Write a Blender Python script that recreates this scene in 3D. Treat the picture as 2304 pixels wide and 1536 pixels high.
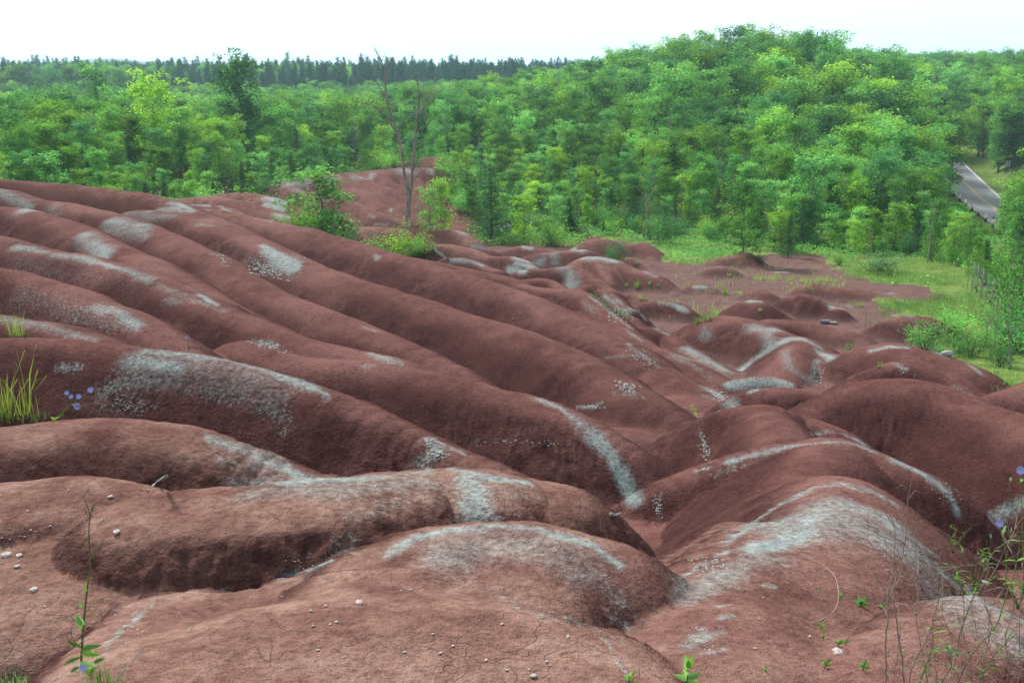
import bpy, bmesh, math, random
import numpy as np
from mathutils import Vector, Matrix

for _o in list(bpy.data.objects):
    bpy.data.objects.remove(_o)
scene = bpy.context.scene
COL = scene.collection
R = math.radians

# ------------------------------------------------------------------ camera
EYE = 10.0                       # eye height above the datum
F = 2261.0 / 2304.0              # focal length in frame widths
HORIZON = 180.0
PITCH = math.atan((768.0 - HORIZON) / 2261.0)
cam_d = bpy.data.cameras.new('camera')
cam_d.sensor_width = 36.0
cam_d.lens = 36.0 * F
cam_d.clip_start = 0.05
cam_d.clip_end = 12000
cam = bpy.data.objects.new('camera', cam_d)
COL.objects.link(cam)
cam.location = (0, 0, EYE)
cam.rotation_euler = (math.pi / 2 - PITCH, 0, 0)
scene.camera = cam

# ------------------------------------------------------------------ light
SUN_EL, SUN_AZ = R(43), R(-33)   # azimuth from +Y towards +X
sun_dir = Vector((math.sin(SUN_AZ) * math.cos(SUN_EL), math.cos(SUN_AZ) * math.cos(SUN_EL), math.sin(SUN_EL)))
sd = bpy.data.lights.new('sun', 'SUN')
sd.energy = 4.0
sd.angle = R(9)
sd.color = (1.0, 0.95, 0.87)
sun = bpy.data.objects.new('sun', sd)
COL.objects.link(sun)
sun.rotation_euler = sun_dir.to_track_quat('Z', 'Y').to_euler()

world = bpy.data.worlds.new('World')
scene.world = world
world.use_nodes = True
nt = world.node_tree
nt.nodes.clear()
out = nt.nodes.new('ShaderNodeOutputWorld')
bg = nt.nodes.new('ShaderNodeBackground')
sky = nt.nodes.new('ShaderNodeTexSky')
sky.sky_type = 'NISHITA'
sky.sun_disc = False
sky.sun_elevation = SUN_EL
sky.sun_rotation = SUN_AZ
sky.air_density = 1.0
sky.dust_density = 4.0
sky.ozone_density = 1.0
hs = nt.nodes.new('ShaderNodeHueSaturation')
hs.inputs['Saturation'].default_value = 0.30
nt.links.new(sky.outputs[0], hs.inputs['Color'])
# bright even cloud deck over the clear sky (thin overcast, brighter overhead)
tc = nt.nodes.new('ShaderNodeTexCoord')
sx = nt.nodes.new('ShaderNodeSeparateXYZ')
nt.links.new(tc.outputs['Generated'], sx.inputs[0])
mr = nt.nodes.new('ShaderNodeMapRange')
mr.inputs['From Min'].default_value = -0.05
mr.inputs['From Max'].default_value = 0.95
nt.links.new(sx.outputs['Z'], mr.inputs['Value'])
cr = nt.nodes.new('ShaderNodeMix')
cr.data_type = 'RGBA'
cr.inputs['A'].default_value = (5.0, 5.5, 5.8, 1)
cr.inputs['B'].default_value = (6.4, 6.9, 7.5, 1)
nt.links.new(mr.outputs[0], cr.inputs['Factor'])
mx = nt.nodes.new('ShaderNodeMix')
mx.data_type = 'RGBA'
mx.inputs['Factor'].default_value = 0.80
nt.links.new(hs.outputs[0], mx.inputs['A'])
nt.links.new(cr.outputs['Result'], mx.inputs['B'])
nt.links.new(mx.outputs['Result'], bg.inputs['Color'])
bg.inputs['Strength'].default_value = 0.1
nt.links.new(bg.outputs[0], out.inputs[0])

scene.view_settings.view_transform = 'Standard'
scene.view_settings.look = 'None'
scene.view_settings.gamma = 1.0
scene.view_settings.exposure = 1.2
scene.view_settings.use_curve_mapping = False
scene.cycles.max_bounces = 5
scene.cycles.diffuse_bounces = 3
scene.cycles.transmission_bounces = 3
scene.cycles.transparent_max_bounces = 6
scene.cycles.volume_bounces = 0
scene.cycles.caustics_reflective = False
scene.cycles.caustics_refractive = False
scene.cycles.use_denoising = True

# ------------------------------------------------------------------ helpers
cP, sP = math.cos(PITCH), math.sin(PITCH)


def ray(px, py):
    """direction through a point of the photograph (2304 x 1536), scaled so that y = 1"""
    u = (px - 1152.0) / 2261.0
    v = (768.0 - py) / 2261.0
    y = cP + v * sP
    z = -sP + v * cP
    return u / y, z / y


def at(px, py, Y):
    a, b = ray(px, py)
    return np.array((a * Y, Y, b * Y))         # z relative to the eye


class Noise:
    """tileable-free value noise on numpy arrays"""

    def __init__(self, seed):
        self.t = np.random.RandomState(seed).rand(512, 512).astype(np.float32) * 2 - 1

    def __call__(self, x, y):
        xi = np.floor(x).astype(np.int64)
        yi = np.floor(y).astype(np.int64)
        fx = (x - xi).astype(np.float32)
        fy = (y - yi).astype(np.float32)
        fx = fx * fx * fx * (fx * (fx * 6 - 15) + 10)
        fy = fy * fy * fy * (fy * (fy * 6 - 15) + 10)
        a = self.t[xi & 511, yi & 511]
        b = self.t[(xi + 1) & 511, yi & 511]
        c = self.t[xi & 511, (yi + 1) & 511]
        d = self.t[(xi + 1) & 511, (yi + 1) & 511]
        return (a * (1 - fx) + b * fx) * (1 - fy) + (c * (1 - fx) + d * fx) * fy


N1, N2, N3 = Noise(1), Noise(2), Noise(3)


def fbm(x, y, n=N1, octv=4):
    s = 0.0
    a = 0.5
    for i in range(octv):
        ca, sa = math.cos(0.6 + 1.1 * i), math.sin(0.6 + 1.1 * i)
        s = s + a * n((x * ca - y * sa) * 2 ** i + 17.3 * i, (x * sa + y * ca) * 2 ** i - 9.1 * i)
        a *= 0.5
    return s


def sstep(a, b, x):
    t = np.clip((x - a) / (b - a), 0, 1)
    return t * t * (3 - 2 * t)


# ------------------------------------------------------------------ terrain: crest lines of the clay ridges
# each: slope, crest radius, flat half-width, points (photo x, photo y, distance ahead)
RIDGES = [
    # the spurs of the hill, farthest first
    (0.62, 1.6, 0, [(440, 470, 40), (487, 472, 39.5), (535, 482, 39), (582, 492, 38), (650, 505, 36.5), (712, 520, 35), (775, 537, 34), (875, 567, 32), (951, 588, 30.5), (1001, 602, 29.6), (1100, 632, 28), (1175, 657, 27), (1275, 702, 25), (1350, 735, 23.8), (1425, 770, 22.5), (1462, 797, 22), (1525, 837, 21), (1587, 865, 20.5), (1645, 900, 20)]),
    (0.62, 1.5, 0, [(-320, 378, 39), (-200, 387, 38), (0, 403, 37), (167, 417, 37), (300, 431, 36.5), (383, 449, 35.5), (433, 472, 33.5), (510, 507, 30.3), (588, 545, 27.5), (690, 592, 25), (775, 620, 23.6), (875, 650, 22.5), (935, 667, 21.8), (1068, 707, 20.5), (1168, 737, 19.5), (1288, 780, 18.5), (1368, 827, 17.6), (1418, 853, 17), (1501, 907, 16.5), (1560, 950, 16.1)]),
    (0.6, 1.0, 0, [(300, 474, 33.6), (345, 476, 33), (410, 488, 31.5), (475, 511, 30), (550, 541, 28), (600, 566, 26.4)]),
    (0.66, 1.2, 0, [(-300, 398, 32), (-150, 410, 31), (0, 423, 31), (40, 434, 30.7), (100, 450, 30), (167, 460, 29), (267, 487, 27), (333, 508, 25.5), (412, 545, 23.5), (475, 575, 22), (512, 596, 21), (550, 622, 20), (600, 650, 19), (725, 695, 17.6), (825, 733, 16.6), (901, 760, 16), (1001, 803, 15.4), (1051, 837, 15), (1125, 870, 14.6), (1230, 925, 14)]),
    (0.66, 1.1, 0, [(-300, 440, 26), (-150, 452, 25), (0, 464, 25), (67, 474, 24.5), (150, 500, 23), (213, 527, 21.5), (300, 570, 19.5), (367, 603, 18), (433, 643, 16.8), (493, 683, 15.8), (560, 728, 15)]),
    (0.7, 1.1, 0, [(-300, 505, 20), (-150, 517, 19.3), (0, 532, 19), (60, 548, 18.5), (117, 562, 18), (200, 577, 17.2), (283, 600, 16.3), (350, 627, 15.7), (450, 667, 14.8), (500, 688, 14.4), (567, 713, 14), (633, 737, 13.6), (700, 757, 13.3), (767, 776, 13), (825, 787, 12.8), (885, 802, 12.6), (951, 827, 12.4), (1020, 849, 12.2), (1100, 885, 12)]),
    (0.74, 0.9, 0, [(540, 763, 12.8), (575, 775, 12.55), (620, 786, 12.4), (667, 797, 12.2), (768, 805, 12), (868, 817, 11.8), (1001, 847, 11.5), (1135, 877, 11.2), (1208, 890, 11), (1268, 913, 10.8), (1335, 947, 10.6), (1400, 982, 10.4), (1440, 1010, 10.3), (1470, 1042, 10.2)]),
    (0.72, 0.9, 0, [(-300, 575, 15), (-150, 592, 14.5), (0, 607, 14.5), (100, 627, 14), (183, 657, 13.2), (250, 687, 12.6), (300, 710, 12.2), (350, 743, 11.8), (407, 787, 11.4), (450, 820, 11.1)]),
    (0.72, 0.8, 0, [(-300, 690, 11.6), (-150, 697, 11.2), (0, 708, 11), (117, 723, 10.6), (167, 740, 10.3), (240, 770, 9.9), (300, 800, 9.6)]),
    (0.74, 0.75, 0, [(-300, 745, 9.2), (-150, 750, 9), (0, 757, 9), (167, 765, 8.9), (300, 777, 8.7), (467, 797, 8.5), (600, 827, 8.3), (700, 860, 8.1), (767, 886, 8), (868, 927, 7.8), (968, 977, 7.6), (1078, 1024, 7.4), (1181, 1076, 7.2), (1240, 1112, 7.1)]),
    (0.85, 0.5, 0.1, [(-300, 985, 5.5), (-150, 975, 5.5), (0, 960, 5.5), (117, 947, 5.6), (233, 942, 5.7), (367, 950, 5.7), (467, 973, 5.65), (567, 1010, 5.6), (633, 1040, 5.5), (693, 1070, 5.45), (740, 1098, 5.4)]),
    # foreground domes
    (0.8, 0.35, 0.18, [(-300, 1110, 4.6), (-150, 1095, 4.6), (0, 1090, 4.6), (110, 1077, 4.65), (167, 1075, 4.65), (247, 1082, 4.65), (310, 1096, 4.62)]),
    (1.8, 0.20, 0.24, [(345, 1103, 4.3), (383, 1092, 4.33), (533, 1085, 4.36), (700, 1073, 4.42), (768, 1071, 4.5), (851, 1066, 4.6), (901, 1057, 4.75), (995, 1051, 4.8), (1068, 1056, 4.8), (1135, 1071, 4.85), (1185, 1078, 4.85), (1211, 1088, 4.87), (1235, 1104, 4.87), (1262, 1128, 4.87)]),
    (0.9, 0.4, 0.28, [(-320, 1300, 3.6), (-160, 1262, 3.75), (0, 1240, 3.85), (120, 1205, 4.0), (250, 1160, 4.2), (420, 1140, 4.3)]),
    (1.15, 0.30, 0.12, [(860, 1268, 3.38), (890, 1232, 3.63), (928, 1207, 3.59), (1001, 1187, 3.69), (1128, 1177, 3.74), (1201, 1182, 3.74), (1268, 1201, 3.74), (1312, 1215, 3.74)]),
    (1.6, 0.20, 0.30, [(1062, 1320, 3.36), (1015, 1355, 3.22), (960, 1405, 3.06)]),
    (1.3, 0.25, 0.10, [(950, 1230, 3.6), (920, 1270, 3.48), (890, 1310, 3.36)]),
    (1.5, 0.18, 0.10, [(1030, 1360, 3.12), (1060, 1366, 3.12), (1101, 1383, 3.1), (1201, 1399, 3.08), (1285, 1423, 3.02), (1340, 1446, 2.95), (1372, 1488, 2.8), (1400, 1526, 2.68), (1420, 1600, 2.45)]),
    (1.6, 0.16, 0.10, [(205, 1640, 2.32), (215, 1545, 2.55), (255, 1468, 2.8), (310, 1402, 3.03), (367, 1346, 3.22), (500, 1335, 3.27), (617, 1318, 3.34), (667, 1298, 3.42), (767, 1276, 3.5), (835, 1270, 3.55), (900, 1300, 3.45), (980, 1345, 3.25)]),
    (1.6, 0.15, 0.30, [(600, 1456, 2.80), (750, 1435, 2.85), (900, 1440, 2.84), (1040, 1455, 2.82)]),
    (1.5, 0.18, 0.30, [(530, 1520, 2.62), (800, 1490, 2.7), (1010, 1490, 2.72), (1110, 1510, 2.68)]),
    (1.5, 0.18, 0.12, [(1050, 1440, 2.88), (1180, 1455, 2.85), (1280, 1500, 2.72), (1310, 1560, 2.55), (1300, 1650, 2.35)]),
    (0.9, 0.25, 0.30, [(500, 1588, 2.45), (700, 1560, 2.52), (1000, 1540, 2.58), (1080, 1580, 2.48)]),
    (0.8, 0.3, 0.40, [(440, 1690, 2.26), (600, 1660, 2.33), (980, 1650, 2.36)]),
    # right side spurs, nearest first
    (1.05, 0.58, 0, [(1840, 1900, 1.7), (1845, 1700, 2.3), (1852, 1540, 2.9), (1862, 1400, 3.6), (1876, 1250, 4.5), (1888, 1140, 5.5), (1895, 1086, 6.2), (1915, 1102, 6.9)]),
    (1.6, 0.22, 0.10, [(1490, 1640, 2.42), (1472, 1560, 2.72), (1430, 1490, 3.12), (1405, 1448, 3.38), (1432, 1398, 3.62), (1482, 1348, 3.88), (1536, 1303, 4.25), (1600, 1248, 4.7), (1669, 1193, 5.3)]),
    (0.8, 0.45, 0.2, [(1640, 1640, 2.45), (1640, 1480, 3.05), (1650, 1380, 3.6), (1700, 1290, 4.2), (1760, 1220, 4.8)]),
    (0.8, 0.5, 0.1, [(2000, 1540, 2.85), (2120, 1440, 3.3), (2240, 1380, 3.6), (2320, 1365, 3.75), (2480, 1350, 3.9)]),
    (0.8, 0.8, 0, [(1400, 1174, 9.0), (1455, 1124, 9.1), (1505, 1085, 9.2), (1550, 1057, 9.25), (1600, 1044, 9.3), (1675, 1021, 9.3), (1750, 1000, 9.3), (1825, 989, 9.2), (1875, 987, 9.2), (1903, 992, 9.2), (1960, 1012, 9.1), (1996, 1026, 9), (2056, 1049, 8.9), (2103, 1076, 8.8), (2136, 1099, 8.7), (2180, 1150, 8.5)]),
    (0.75, 1.2, 0, [(1860, 995, 9.1), (1835, 1040, 8.3), (1790, 1110, 7.5), (1730, 1180, 7.0)]),
    (0.72, 0.8, 0, [(1490, 1007, 13.7), (1530, 985, 13.6), (1575, 953, 13.5), (1625, 931, 13.3), (1662, 917, 13.1), (1700, 912, 13), (1737, 914, 13), (1787, 933, 13), (1850, 951, 12.8), (1905, 975, 12.5)]),
    (0.72, 0.9, 0, [(1720, 916, 13), (1745, 945, 12.2), (1770, 985, 11.4)]),
    (0.7, 0.7, 0, [(1655, 905, 17.5), (1675, 896, 17), (1700, 882, 16.8), (1750, 874, 16.5), (1790, 874, 16.5), (1830, 882, 16.5), (1870, 895, 16.5)]),
    (0.68, 1.3, 0, [(1765, 955, 13.4), (1793, 935, 13.6), (1836, 902, 13.8), (1903, 872, 14), (1969, 854, 14), (2019, 850, 14), (2069, 855, 13.8), (2136, 872, 13.5), (2203, 899, 13), (2304, 929, 12.3), (2420, 965, 11.5), (2600, 1010, 10.8)]),
    (0.68, 1.0, 0, [(1846, 892, 17.5), (1903, 862, 17.8), (1960, 837, 18), (2003, 819, 18), (2029, 810, 18), (2069, 810, 18), (2136, 829, 17.6), (2186, 862, 17), (2215, 890, 16.6)]),
    (0.6, 1.5, 0, [(1535, 760, 29), (1556, 745, 28.8), (1600, 724, 28), (1636, 712, 27.3), (1690, 718, 26.5), (1720, 729, 26), (1760, 746, 25), (1810, 758, 24.5), (1850, 784, 23.8), (1876, 796, 23.3), (1936, 795, 22.8), (1970, 782, 22.6), (2019, 774, 22.4), (2052, 783, 22), (2103, 792, 21.6), (2169, 812, 21), (2219, 845, 20.6), (2252, 871, 20.4), (2290, 892, 20)]),
    (0.6, 1.2, 0, [(1805, 762, 24.5), (1790, 790, 23.4), (1770, 820, 22.5), (1740, 850, 21.6)]),
    (0.68, 1.0, 0, [(2140, 932, 16), (2190, 907, 16), (2250, 882, 16), (2304, 864, 16), (2420, 836, 16.5), (2700, 800, 17)]),
    (0.6, 1.0, 0, [(1736, 717, 28.6), (1790, 720, 28.6), (1830, 724, 28.4), (1870, 742, 28), (1930, 748, 27.8), (1965, 777, 27)]),
    (0.8, 0.6, 0, [(1630, 868, 21), (1650, 854, 21), (1690, 847, 21), (1740, 848, 21), (1775, 860, 20.8)]),
    # spurs behind the long one, towards the flat
    (0.6, 0.8, 0, [(940, 583, 31.4), (1001, 592, 31), (1068, 607, 30.6), (1137, 621, 30), (1185, 638, 29), (1225, 646, 28.5), (1287, 652, 28), (1312, 658, 27.6), (1345, 685, 26.5), (1378, 712, 25.5), (1405, 735, 24.8), (1450, 790, 23.5)]),
    (0.6, 0.6, 0, [(1160, 635, 30.5), (1190, 626, 31), (1225, 625, 31), (1250, 636, 30.6), (1268, 650, 30)]),
    (0.7, 0.6, 0, [(1290, 653, 30), (1310, 643, 31), (1330, 639, 31.2), (1350, 648, 31), (1375, 661, 30.4), (1395, 680, 29.5), (1410, 692, 29)]),
    (0.6, 0.7, 0, [(1350, 674, 28.5), (1380, 690, 28), (1410, 705, 27.5), (1432, 728, 27)]),
    (0.6, 0.9, 0, [(1400, 736, 25.5), (1440, 736, 26), (1475, 737, 26.2), (1500, 747, 26), (1540, 774, 25), (1562, 784, 24.6), (1587, 801, 24), (1630, 821, 23.4), (1658, 843, 22.8)]),
    (0.6, 0.8, 0, [(1405, 739, 24.6), (1432, 753, 24.2), (1475, 776, 23.6), (1525, 796, 23), (1575, 819, 22.3), (1612, 839, 21.8), (1640, 862, 21.3)]),
    # low mounds on and beyond the flat
    (0.6, 0.5, 0, [(1776, 668, 34), (1803, 661, 34), (1819, 664, 33.6), (1869, 688, 33), (1889, 694, 32.6)]),
    (0.45, 0.7, 0, [(1783, 661, 38), (1820, 641, 38), (1836, 639, 38), (1870, 646, 37.6), (1919, 649, 37.3), (1953, 654, 37), (1976, 664, 36.6), (2010, 674, 36)]),
    (0.5, 0.6, 0, [(1803, 638, 42), (1853, 631, 42), (1890, 641, 41.5)]),
    (0.4, 0.6, 0, [(2003, 658, 40), (2053, 648, 40), (2103, 663, 39.5)]),
    (0.62, 0.6, 0, [(1552, 629, 44), (1603, 601, 44), (1629, 598, 44), (1656, 611, 43.8), (1680, 630, 43.5)]),
    (0.5, 0.7, 0, [(1563, 600, 49), (1620, 582, 48.6), (1660, 572, 48.6), (1680, 566, 48.6), (1696, 580, 48.3), (1723, 600, 47.5), (1743, 612, 47)]),
    (0.4, 0.7, 0, [(1723, 588, 51), (1770, 591, 50.5)]),
    (0.4, 0.7, 0, [(1796, 581, 52), (1853, 581, 52), (1883, 597, 51)]),
    (0.4, 0.7, 0, [(1750, 611, 46.5), (1800, 606, 46.5), (1836, 604, 46.5), (1883, 621, 46)]),
    (0.62, 1.1, 0, [(1285, 598, 41), (1295, 590, 41.5), (1320, 577, 42), (1345, 576, 42), (1382, 583, 41.5), (1425, 603, 40.6), (1462, 608, 40), (1487, 624, 39.4), (1503, 636, 39)]),
    (0.62, 0.8, 0, [(1345, 580, 41.8), (1360, 605, 40.5), (1370, 635, 39)]),
    (0.6, 0.9, 0, [(1390, 583, 48), (1415, 579, 48), (1450, 584, 47.5), (1475, 601, 46.6), (1508, 612, 46)]),
    (0.6, 0.7, 0, [(1180, 607, 38.6), (1205, 604, 39), (1232, 605, 39), (1260, 600, 39), (1287, 598, 39), (1325, 616, 38), (1375, 652, 36)]),
    (0.6, 0.8, 0, [(1185, 581, 47), (1207, 571, 47.4), (1250, 566, 47.4), (1287, 563, 47.4), (1320, 561, 47.4)]),
    (0.5, 0.8, 0, [(1285, 562, 52), (1320, 543, 52.5), (1345, 537, 52.5), (1368, 538, 52.4), (1385, 552, 52)]),
    (0.5, 0.9, 0, [(1400, 562, 52), (1425, 547, 52.5), (1450, 546, 52.4), (1470, 572, 51)]),
    (0.5, 0.6, 0, [(1140, 560, 51.5), (1180, 553, 52), (1230, 561, 51)]),
    (0.5, 0.8, 0, [(970, 552, 45.6), (1011, 549, 46), (1060, 560, 45.5), (1100, 575, 44.6), (1140, 590, 43.6), (1165, 603, 42.6)]),
    (0.5, 0.6, 0, [(1005, 581, 42), (1040, 579, 42), (1070, 586, 41.6), (1095, 599, 41), (1120, 606, 40.4)]),
    (0.5, 0.6, 0, [(1100, 577, 43), (1150, 576, 43), (1190, 590, 42), (1203, 602, 41.4)]),
    (0.5, 0.6, 0, [(1020, 556, 49), (1050, 556, 49), (1100, 562, 48.5)]),
    (0.6, 0.9, 0, [(940, 527, 56), (970, 519, 56.4), (1000, 517, 56.4), (1035, 520, 56), (1060, 536, 55)]),
    (0.5, 1.0, 0.3, [(755, 519, 54), (800, 512, 54), (870, 514, 54), (905, 521, 54), (950, 545, 53)]),
    (0.6, 0.6, 0, [(1410, 694, 33), (1450, 681, 33.4), (1482, 678, 33.4), (1507, 676, 33.3), (1530, 682, 33), (1548, 694, 32.6)]),
    (0.5, 0.5, 0, [(1510, 664, 38), (1537, 648, 39), (1580, 641, 39.3), (1602, 647, 39)]),
    (0.5, 0.5, 0, [(1375, 659, 36), (1420, 664, 36), (1437, 672, 35.6)]),
    (0.4, 0.4, 0, [(1685, 678, 33), (1700, 674, 33), (1715, 680, 32.6)]),
    (0.4, 0.4, 0, [(1700, 654, 37), (1712, 650, 37), (1722, 655, 36.7)]),
    (0.5, 0.6, 0, [(2020, 714, 29), (2050, 708, 29.3), (2090, 714, 29)]),
    # spurs under the bushes beyond the skyline
    (0.5, 1.2, 0, [(387, 449, 52), (450, 442, 52), (485, 442, 51.5), (530, 450, 50), (575, 462, 48.5), (625, 477, 47), (655, 490, 46)]),
    (0.5, 1.4, 0, [(480, 440, 56), (500, 437, 56), (550, 433, 56), (600, 440, 55), (650, 453, 53.5), (700, 470, 52)]),
    (0.5, 1.0, 0, [(425, 458, 45), (460, 458, 45), (495, 462, 44.5), (525, 475, 43.5), (575, 490, 42.5), (610, 500, 42)]),
    # the far clay bank
    (0.5, 0.8, 0.2, [(600, 428, 70), (640, 405, 72), (700, 396, 73), (800, 386, 74), (880, 379, 75), (940, 376, 76), (985, 380, 77)]),
    (0.56, 0.55, 0, [(640, 408, 71.5), (668, 424, 69.5), (700, 437, 67.5), (740, 462, 65), (790, 492, 62)]),
    (0.56, 0.55, 0, [(720, 400, 72.5), (767, 421, 70), (808, 429, 68.5), (850, 452, 66), (892, 475, 63.5), (920, 492, 62)]),
    (0.56, 0.55, 0, [(745, 395, 73), (787, 410, 71), (829, 430, 69), (871, 446, 67), (912, 469, 65), (950, 490, 63)]),
    (0.56, 0.55, 0, [(770, 390, 73.4), (800, 396, 72.6), (840, 407, 71.5), (871, 421, 70), (912, 446, 67.6), (960, 476, 65)]),
    (0.56, 0.55, 0, [(830, 385, 74.4), (850, 396, 73), (892, 412, 71.5), (912, 421, 70.5), (933, 434, 69.5), (975, 462, 67)]),
    (0.56, 0.55, 0, [(900, 380, 75.4), (935, 400, 73.5), (960, 420, 72), (985, 440, 70.5)]),
    (0.4, 1.0, 0, [(850, 376, 82), (900, 366, 85), (935, 358, 86.5), (962, 352, 87), (985, 353, 87)]),
    (0.42, 0.8, 0, [(690, 452, 63), (733, 447, 63.6), (777, 448, 63.6), (808, 459, 62.6), (850, 478, 61)]),
    (0.4, 1.0, 0, [(985, 470, 66), (1010, 462, 67), (1040, 475, 66), (1060, 500, 64)]),
]
ROAD_Y = [40, 75, 90, 110, 130, 150, 170, 200, 260]
ROAD_X = [49, 51.3, 53.3, 56.8, 60.4, 64.5, 69.0, 77, 96]
ROAD_Z = [-18.6, -17.8, -17.3, -16.2, -14.8, -12.4, -10.2, -7.5, -4.0]


FLOOR_Y = [-400, 0, 2, 4, 5.5, 8.5, 14, 19, 21, 26, 33, 40, 50, 60, 70, 90, 110, 150, 250, 400, 700, 1200, 2500, 5000]
FLOOR_Z = [-1.7, -1.72, -1.95, -2.6, -3.1, -4.05, -5.25, -6.25, -6.65, -7.25, -7.85, -8.25, -9.0, -9.4, -9.8, -10.0, -10.2, -10.0, -9.0, -7.0, -3.0, 1.0, 4.0, 6.0]


def base_height(x, y):
    r = np.sqrt(x * x + y * y)
    yy = np.where(y > 0, np.maximum(y, 0.93 * r * (y > 60)), y)
    z = np.interp(yy, FLOOR_Y, FLOOR_Z)
    # the side gully that drains to the right, between the near ridges and the big dome
    z = z - 1.4 * sstep(1.6, 3.6, x) * sstep(6.5, 9.5, y) * sstep(17, 13, y)
    # bank under the bushes on the left
    z = z + 2.6 * sstep(-17, -32, x) * sstep(40, 52, y) * sstep(130, 75, y)
    # wooded hill on the right
    z = z + 7.4 * np.exp(-((x - 45) / np.where(x < 45, 47, 23)) ** 2 - ((y - 205) / 75) ** 2)
    # rising ground beyond the road and the little valley of the road
    z = z - 6.5 * np.exp(-((x - 50) / 17) ** 2 - ((y - 98) / 34) ** 2)
    z = z + 5.0 * sstep(70, 120, x) * sstep(60, 110, y) * sstep(600, 250, y)
    # far blue hill
    z = z + 47 * np.exp(-((x + 985) / 190) ** 2 - ((y - 2560) / 300) ** 2)
    z = z + 30 * np.exp(-((x - 900) / 500) ** 2 - ((y - 2300) / 400) ** 2)
    n = 0.5 * fbm(x / 14.0, y / 14.0, N3, 3) * sstep(38, 60, y) + 1.6 * fbm(x / 60.0, y / 60.0, N2, 2) * sstep(90, 200, r)
    n = n + 0.05 * fbm(x / 1.3, y / 1.3, N2, 3)
    z = z + n
    # the road's bed
    k = np.nonzero((y > 40) & (y < 260) & (x > 20) & (x < 120))[0] if np.ndim(x) else []
    if len(k):
        yr = y[k]
        cx = np.interp(yr, ROAD_Y, ROAD_X)
        cz = np.interp(yr, ROAD_Y, ROAD_Z)
        d = np.abs(x[k] - cx)
        w = sstep(11, 4.2, d)
        z[k] = z[k] * (1 - w) + (cz - 0.12) * w
    return z


def catmull(P, n=3):
    P = np.array(P, float)
    Q = np.vstack([2 * P[0] - P[1], P, 2 * P[-1] - P[-2]])
    o = []
    for i in range(len(P) - 1):
        p0, p1, p2, p3 = Q[i:i + 4]
        for k in range(n):
            t = k / n
            o.append(0.5 * (2 * p1 + (p2 - p0) * t + (2 * p0 - 5 * p1 + 4 * p2 - p3) * t * t + (3 * p1 - p0 - 3 * p2 + p3) * t ** 3))
    o.append(P[-1])
    return np.array(o)


def crest_line(k, r, w, pts):
    P = np.array([at(*p) for p in pts])
    T = np.gradient(P, axis=0)
    L = np.hypot(T[:, 0], T[:, 1]) + 1e-9
    tx, ty, s = T[:, 0] / L, T[:, 1] / L, T[:, 2] / L
    V = P[:, :2] / np.hypot(P[:, 0], P[:, 1])[:, None]
    c = -P[:, 2] / np.hypot(P[:, 0], P[:, 1])
    vt = V[:, 0] * tx + V[:, 1] * ty
    vn = np.abs(V[:, 0] * -ty + V[:, 1] * tx)
    u = np.clip((c + s * vt) / np.maximum(vn, 0.05) / k, 0, 0.85)
    gain = k * r * (1 - np.sqrt(1 - u * u)) + np.clip(u * k, 0, 0.6) * w
    gain = gain * sstep(0.35, 0.7, vn) * (0.0 if w >= 0.3 else 1.0)     # flat tops are given as they lie, not by outline
    P[:, 2] -= np.convolve(np.pad(gain, 1, 'edge'), [0.25, 0.5, 0.25], 'valid')
    return catmull(P, 3)


CRESTS = []
for k, r, w, p in RIDGES:
    if k < 0.86 and np.mean([q_[2] for q_ in p]) > 3.3:                         # spurs seen across: steep sides, rounded crest
        k, r = min(k * 1.7, 1.28), r * 0.72
    CRESTS.append((k, r, w, crest_line(k, r, w, p)))


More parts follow.
